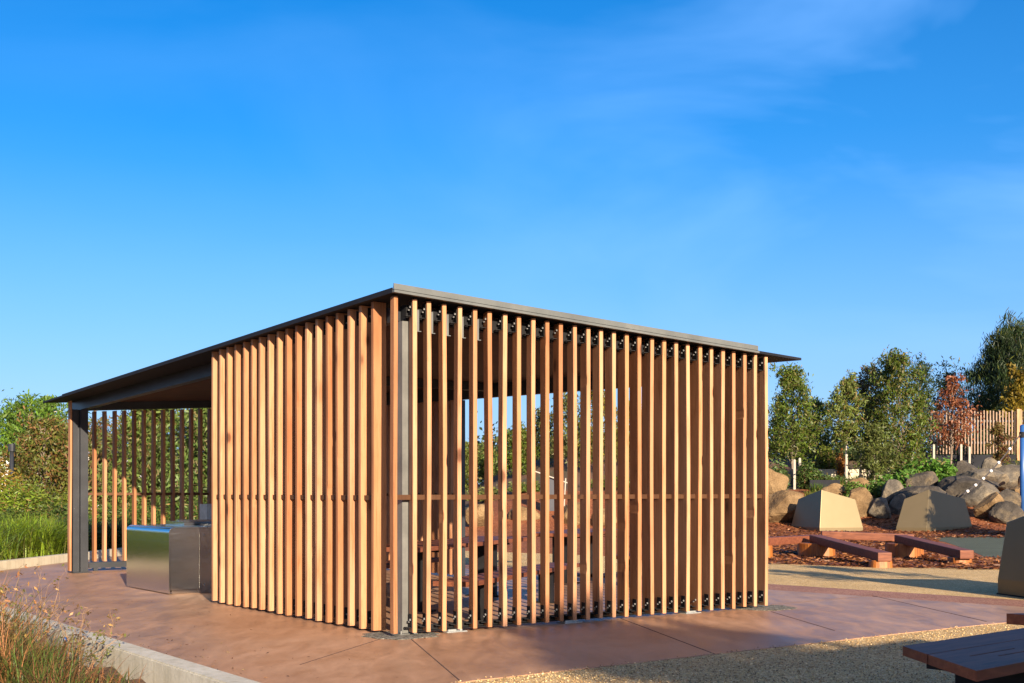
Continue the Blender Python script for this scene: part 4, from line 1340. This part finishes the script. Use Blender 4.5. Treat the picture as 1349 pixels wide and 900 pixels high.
# ------------------------------------------------------------------ front left dry garden
def bed(x, y):
    """a place on the front bed seen at the picture position"""
    return gpx(x, y, -.125)
DG = [
 (-30, 900, .85, 330, (.10, .085, .03), 'tall brown green dry grass clump in the lower left corner'),
 (26, 905, .48, 330, (.13, .07, .03), 'reddish dry grass clump at the bottom edge near the corner'),
 (58, 900, .36, 300, (.14, .075, .035), 'brown dry grass clump in front of the blue pipe cap'),
 (4, 868, .55, 240, (.12, .10, .035), 'straw coloured dry grass clump against the kerb at left'),
 (96, 918, .24, 260, (.12, .06, .03), 'low russet dry grass clump at the bottom edge'),
 (38, 930, .50, 320, (.075, .085, .025), 'greener dry grass clump at the bottom edge'),
 (135, 918, .22, 200, (.08, .10, .03), 'small green tuft at the bottom edge of the bed'),
 (74, 945, .42, 340, (.13, .065, .03), 'russet grass clump just under the bottom edge'),
 (-8, 930, .62, 330, (.13, .08, .03), 'brown grass clump under the lower left corner'),
]
for i, (x, y, h, n, col, lb) in enumerate(DG):
    p = bed(x, y)
    tussock('dry_grass', lb, p, 800 + i, n, h, .62, .5, .0075, col, [(.34, .15, .06), (.10, .15, .03)][i % 2], .4, 'dry grasses in the front bed', .5)

def wiry(label, base, height, seed, n=9, col=(.30, .13, .06), spread=.35, to=None):
    rg = np.random.default_rng(seed)
    t = thing('wiry_plant', label, 'plant', base, 0, 'wiry dry plants in the front bed')
    mb = MB(); vs, cs = [], []
    for i in range(n):
        a = rg.uniform(0, 6.28); L = height * rg.uniform(.55, 1.0)
        dx, dy = math.cos(a) * spread * rg.uniform(.2, 1), math.sin(a) * spread * rg.uniform(.2, 1)
        if to is not None and i < 3: dx, dy = to[0] * rg.uniform(.7, 1.1), to[1] * rg.uniform(.7, 1.1)
        pts = []
        for k in range(9):
            f = k / 8
            pts.append(Vector((dx * f ** 1.4 + rg.normal() * .01 * (k > 0), dy * f ** 1.4 + rg.normal() * .01 * (k > 0), L * (f - .12 * f ** 3))))
        mb.tube(pts, [.0042 * (1 - .75 * k / 8) for k in range(9)], 5, cap=False)
        # side twigs and curled leaves towards the top
        for k in range(3, 9):
            for q in range(rg.integers(0, 3)):
                d = Vector((rg.normal(), rg.normal(), rg.uniform(-.3, .6))).normalized() * rg.uniform(.03, .10)
                mb.tube([pts[k], pts[k] + d * .5 + Vector((0, 0, .01)), pts[k] + d], [.0018, .0014, .0008], 4, cap=False)
                m = int(rg.integers(1, 5))
                pos = np.array((pts[k] + d)[:])[None, :] + rg.normal(size=(m, 3)) * .014
                vs.append(leaf_quads(pos, .038, .42, .5, rg))
                cs.append(palette(m, col, rg, .4, (.12, .12, .03), .3))
    mb.build('stem', M['twig'], t, smooth=True)
    mesh_np('foliage', np.concatenate(vs), None, np.concatenate(cs), M['leaf'], t)
    return t
wiry('wiry plant with reddish curled leaves rising at the left edge', bed(2, 890), 1.02, 900, 18, spread=.32)
wiry('tall thin wiry plant leaning right across the slab', bed(52, 880), .95, 901, 12, (.30, .16, .07), .28, (.22, .05))
wiry('dark wiry seed stems curling over the concrete kerb', bed(98, 886), .62, 902, 10, (.10, .06, .035), .26, (.12, .05))
wiry('short greenish shoot with curled tips against the kerb face', bed(112, 893), .42, 903, 6, (.10, .11, .03), .2, (.25, .05))
wiry('lone slender seed stem standing before the slab', bed(146, 872), .62, 904, 2, (.22, .14, .06), .06)
wiry('yellowish wiry plant in the lower left corner', bed(-14, 915), .95, 905, 16, (.22, .15, .05), .3)
# irrigation pipe with blue cap, plant tag
ip = bed(86, 884)
pp = thing('irrigation_riser', 'thin dark irrigation riser with a blue cap among dry stems', 'pipe', ip)
mb = MB(); mb.tube([(0, 0, -.02), (0, 0, .245)], .008, 8); mb.build('riser', M['black'], pp)
mb = MB(); mb.tube([(0, 0, .2455), (0, 0, .262), (0, 0, .275)], [.017, .019, .012], 10); mb.build('cap', M['blue'], pp, smooth=True)
tg = bed(86, 893)
mb = MB()
rgk = np.random.default_rng(4)
vsx = []
for k in range(6):
    for s in (0, 1):
        vsx.append((k * .022 - .05, s * .05 - .02, .03 + .02 * math.sin(k * 1.3) + .012 * s))
top_ = [(a, b, c + .003) for a, b, c in vsx]
mb.add(vsx + top_, [(2 * k, 2 * k + 1, 2 * k + 3, 2 * k + 2) for k in range(5)] + [(12 + 2 * k, 12 + 2 * k + 2, 12 + 2 * k + 3, 12 + 2 * k + 1) for k in range(5)])
o = mb.build('paper_scrap', M['knot']); o.location = tg
tag(o, 'crumpled white paper scrap lying on the mulch at the kerb foot', 'litter')
# leaf litter and bark chips on the bed and on the playground mulch
def chips(name, label, pts_fn, n, size, cols, seed):
    rg = np.random.default_rng(seed)
    c = np.array([pts_fn(rg) for _ in range(n)])
    c = np.array([q for q in c])
    v = leaf_quads(c, size, .4, 0, rg)
    v = v.reshape(-1, 4, 3); m = v.mean(1, keepdims=True); v[:, :, 2] = m[:, :, 2] + (v[:, :, 2] - m[:, :, 2]) * .45
    cc = np.array(cols)[rg.integers(0, len(cols), n)] * rg.uniform(.7, 1.3, (n, 1))
    o = mesh_np(name, v.reshape(-1, 3), None, cc, M['leaf'])
    tag(o, label, 'bark chips', kind='stuff')
def bedpt(rg):
    q = KL0 + KD * rg.uniform(-3.5, 3.0) + KN * rg.uniform(.23, 2.2)
    return (q.x, q.y, -.115 + rg.uniform(0, .02))
chips('bark_chips', 'brown bark chips and leaf litter on the front bed', bedpt, 9000, .045, [(.06, .026, .014), (.13, .06, .03), (.22, .11, .055), (.035, .018, .01)], 31)
def slabpt(rg):
    while True:
        q = KL0 + KD * rg.uniform(-1, 9) - KN * (.02 + rg.exponential(.5))
        if q.y > 8.9: return (q.x, q.y, .006 + rg.uniform(0, .006))
chips('leaf_litter', 'few dry leaves and bits of bark blown onto the slab beside the kerb', slabpt, 260, .03, [(.12, .06, .03), (.25, .13, .06), (.05, .03, .02), (.30, .22, .10)], 33)
def mulpt(rg):
    Y = 21.5 + 24.0 * rg.uniform(0, 1) ** 1.2; x = rg.uniform(1005, 1349)
    X = (x - 674.5) / F * Y
    return (X, Y, max(0, gz(X, Y) + .035) + rg.uniform(0, .04))
def mulpt2(rg):
    while True:
        q = mulpt(rg)
        if q[1] > 23.0 - (q[0] - 5) * .5 and not (q[0] > 8.6 and q[1] < 36 and q[0] > 7.9 + (36 - q[1]) * .02 and q[0] / q[1] > .345 and q[1] > 25): return q
chips('bark_chips', 'red bark chips scattered over the playground bed', mulpt2, 15000, .15, [(.07, .022, .01), (.20, .07, .025), (.30, .13, .05), (.14, .05, .02)], 32)

rgs = np.random.default_rng(77)
st_v, st_f, st_c = [], [], []
octf = [(0, 2, 4), (2, 1, 4), (1, 3, 4), (3, 0, 4), (2, 0, 5), (1, 2, 5), (3, 1, 5), (0, 3, 5)]
cnt = 0
tri, trc = [], []
fr = np.array(front)
while cnt < 8500:
    x = rgs.uniform(560, 1349); y = rgs.uniform(812, 905)
    p = gpx(x, y)
    yb = np.interp(p.x, fr[:, 0], fr[:, 1])
    if p.y > yb + rgs.exponential(.03): continue
    r = rgs.uniform(.003, .0075); q = rgs.normal(size=(6, 3)) * .25 + np.array([[1, 0, 0], [-1, 0, 0], [0, 1, 0], [0, -1, 0], [0, 0, .7], [0, 0, -.7]])
    q = q * r + np.array([p.x, p.y, (.002 if p.y > yb else -.004) + r * .3])
    c = np.array([(.55, .38, .17), (.72, .55, .30), (.34, .21, .09), (.20, .13, .07)][rgs.integers(0, 4)]) * rgs.uniform(.8, 1.2)
    for f_ in octf:
        tri.append(q[list(f_)]); trc.append(c)
    cnt += 1
M['stone'] = leaf_mat('loose_stone', 0, .9, .2)
tag(mesh_np('loose_gravel', np.concatenate(tri), None, np.array(trc), M['stone'], k=3), 'loose golden stones lying on the gravel in the foreground', 'gravel', kind='stuff')

# ------------------------------------------------------------------ trees outside the frame that throw the shadows
tree('young_tree', 'unseen dense tree added outside the frame to shade the right side of the middle pyramid', 'tree', (17.45, 31.9, 0), 4.9, 1.9, 2.2, 954, n_clump=40, n_leaf=190, clump_r=.3, leaf=.2, asp=.5, taper=.2, top_thin=.1)  # made-up tree, placed only to darken the right facet of the pyramid
tree('young_tree', 'thin staked sapling outside the frame whose stem shades the gravel, nearer one', 'tree', (8.35, 10.9, 0), 3.3, .7, 2.6, 951, n_clump=8, n_leaf=50, clump_r=.2, trunk_r=.03)
tree('young_tree', 'thin staked sapling outside the frame whose stem shades the gravel, farther one', 'tree', (9.0, 12.5, 0), 3.2, .7, 2.4, 952, n_clump=8, n_leaf=50, clump_r=.2, trunk_r=.03)
tree('gum_tree', 'airy gum standing behind the viewer that dapples the slab', 'tree', (8.95, -10.9, 0), 7.4, 3.2, 6.0, 953, n_clump=34, n_leaf=200, clump_r=.28, trunk_r=.09, droop=1.0)

# ------------------------------------------------------------------ camera, light, sky
cam = bpy.data.cameras.new('camera')
cam.sensor_width = 36; cam.lens = F / W0 * 36
cam.shift_y = (HOR - H0 / 2) / W0
cam.clip_end = 3000
co = bpy.data.objects.new('camera', cam); COL.objects.link(co)
co.location = (0, 0, H); co.rotation_euler = (math.pi / 2, 0, 0)
SC.camera = co
sl = bpy.data.lights.new('sun', 'SUN'); sl.energy = 5.0; sl.angle = R(.5); sl.color = (1, .83, .62)
so = bpy.data.objects.new('sun', sl); COL.objects.link(so)
so.rotation_euler = (-SDIR).to_track_quat('-Z', 'Y').to_euler(); so.location = (10, -20, 20)

w = bpy.data.worlds.new('World'); SC.world = w; w.use_nodes = True
nt = w.node_tree
bg = nt.nodes['Background']
sky = nt.nodes.new('ShaderNodeTexSky'); sky.sky_type = 'NISHITA'; sky.sun_disc = False
sky.sun_elevation = SUN_EL; sky.sun_rotation = math.atan2(SDIR.x, SDIR.y)
sky.air_density = 1.0; sky.dust_density = .25; sky.ozone_density = 3.0; sky.altitude = 50
hs_ = nt.nodes.new('ShaderNodeHueSaturation'); hs_.inputs['Saturation'].default_value = 1.5
nt.links.new(sky.outputs[0], hs_.inputs['Color'])
# thin high cloud streaks
tc = nt.nodes.new('ShaderNodeTexCoord')
mp = nt.nodes.new('ShaderNodeMapping'); mp.inputs['Scale'].default_value = (1.2, 1.2, 3.2); mp.inputs['Rotation'].default_value = (.3, .5, .2)
nt.links.new(tc.outputs['Generated'], mp.inputs[0])
nz = nt.nodes.new('ShaderNodeTexNoise'); nz.inputs['Scale'].default_value = 2.2; nz.inputs['Detail'].default_value = 5; nz.inputs['Distortion'].default_value = .6
nt.links.new(mp.outputs[0], nz.inputs['Vector'])
cr = ramp(nt, nz.outputs['Fac'], [(.40, (.05, .05, .05)), (.62, (1, 1, 1))])
def ddot(v):
    d = nt.nodes.new('ShaderNodeVectorMath'); d.operation = 'DOT_PRODUCT'
    nrm = nt.nodes.new('ShaderNodeVectorMath'); nrm.operation = 'NORMALIZE'
    nt.links.new(tc.outputs['Generated'], nrm.inputs[0]); nt.links.new(nrm.outputs[0], d.inputs[0])
    d.inputs[1].default_value = v
    return d.outputs['Value']
# thin veil over the right part of the sky
veil = ramp(nt, ddot((.92, .30, .25)), [(.0, (.04, .04, .04)), (.30, (.10, .10, .10)), (.62, (.5, .5, .5)), (1, (.55, .55, .55))])
vf = mix(nt, cr.outputs[0], veil.outputs[0], 1.0, 'MULTIPLY')
tint = mix(nt, hs_.outputs[0], (.9, .91, 1.1), 1.0, 'MULTIPLY')
c1 = mix(nt, tint, (2.6, 5.2, 10.0), vf)
# warm glow added to the sky round the sun to fill the shade
fill_glow = ramp(nt, ddot(tuple(SDIR)), [(.3, (0, 0, 0)), (.8, (.09, .09, .09)), (1, (.4, .4, .4))])
low = ramp(nt, ddot((0, 0, 1)), [(0, (.8, .8, .8)), (.10, (.55, .55, .55)), (.25, (.14, .14, .14)), (.42, (0, 0, 0))])
c2 = mix(nt, c1, (1.75, 3.35, 6.5), low.outputs[0])
cc = mix(nt, c2, (16.0, 12.5, 9.0), fill_glow.outputs[0])
nt.links.new(cc, bg.inputs['Color'])
bg.inputs['Strength'].default_value = .062

vs_ = SC.view_settings
SC.display_settings.display_device = 'sRGB'
vs_.view_transform = 'Standard'; vs_.look = 'None'; vs_.gamma = 1; vs_.exposure = 1.38
vs_.use_curve_mapping = False
SC.cycles.max_bounces = 6
SC.cycles.transparent_max_bounces = 4
SC.cycles.sample_clamp_indirect = 6
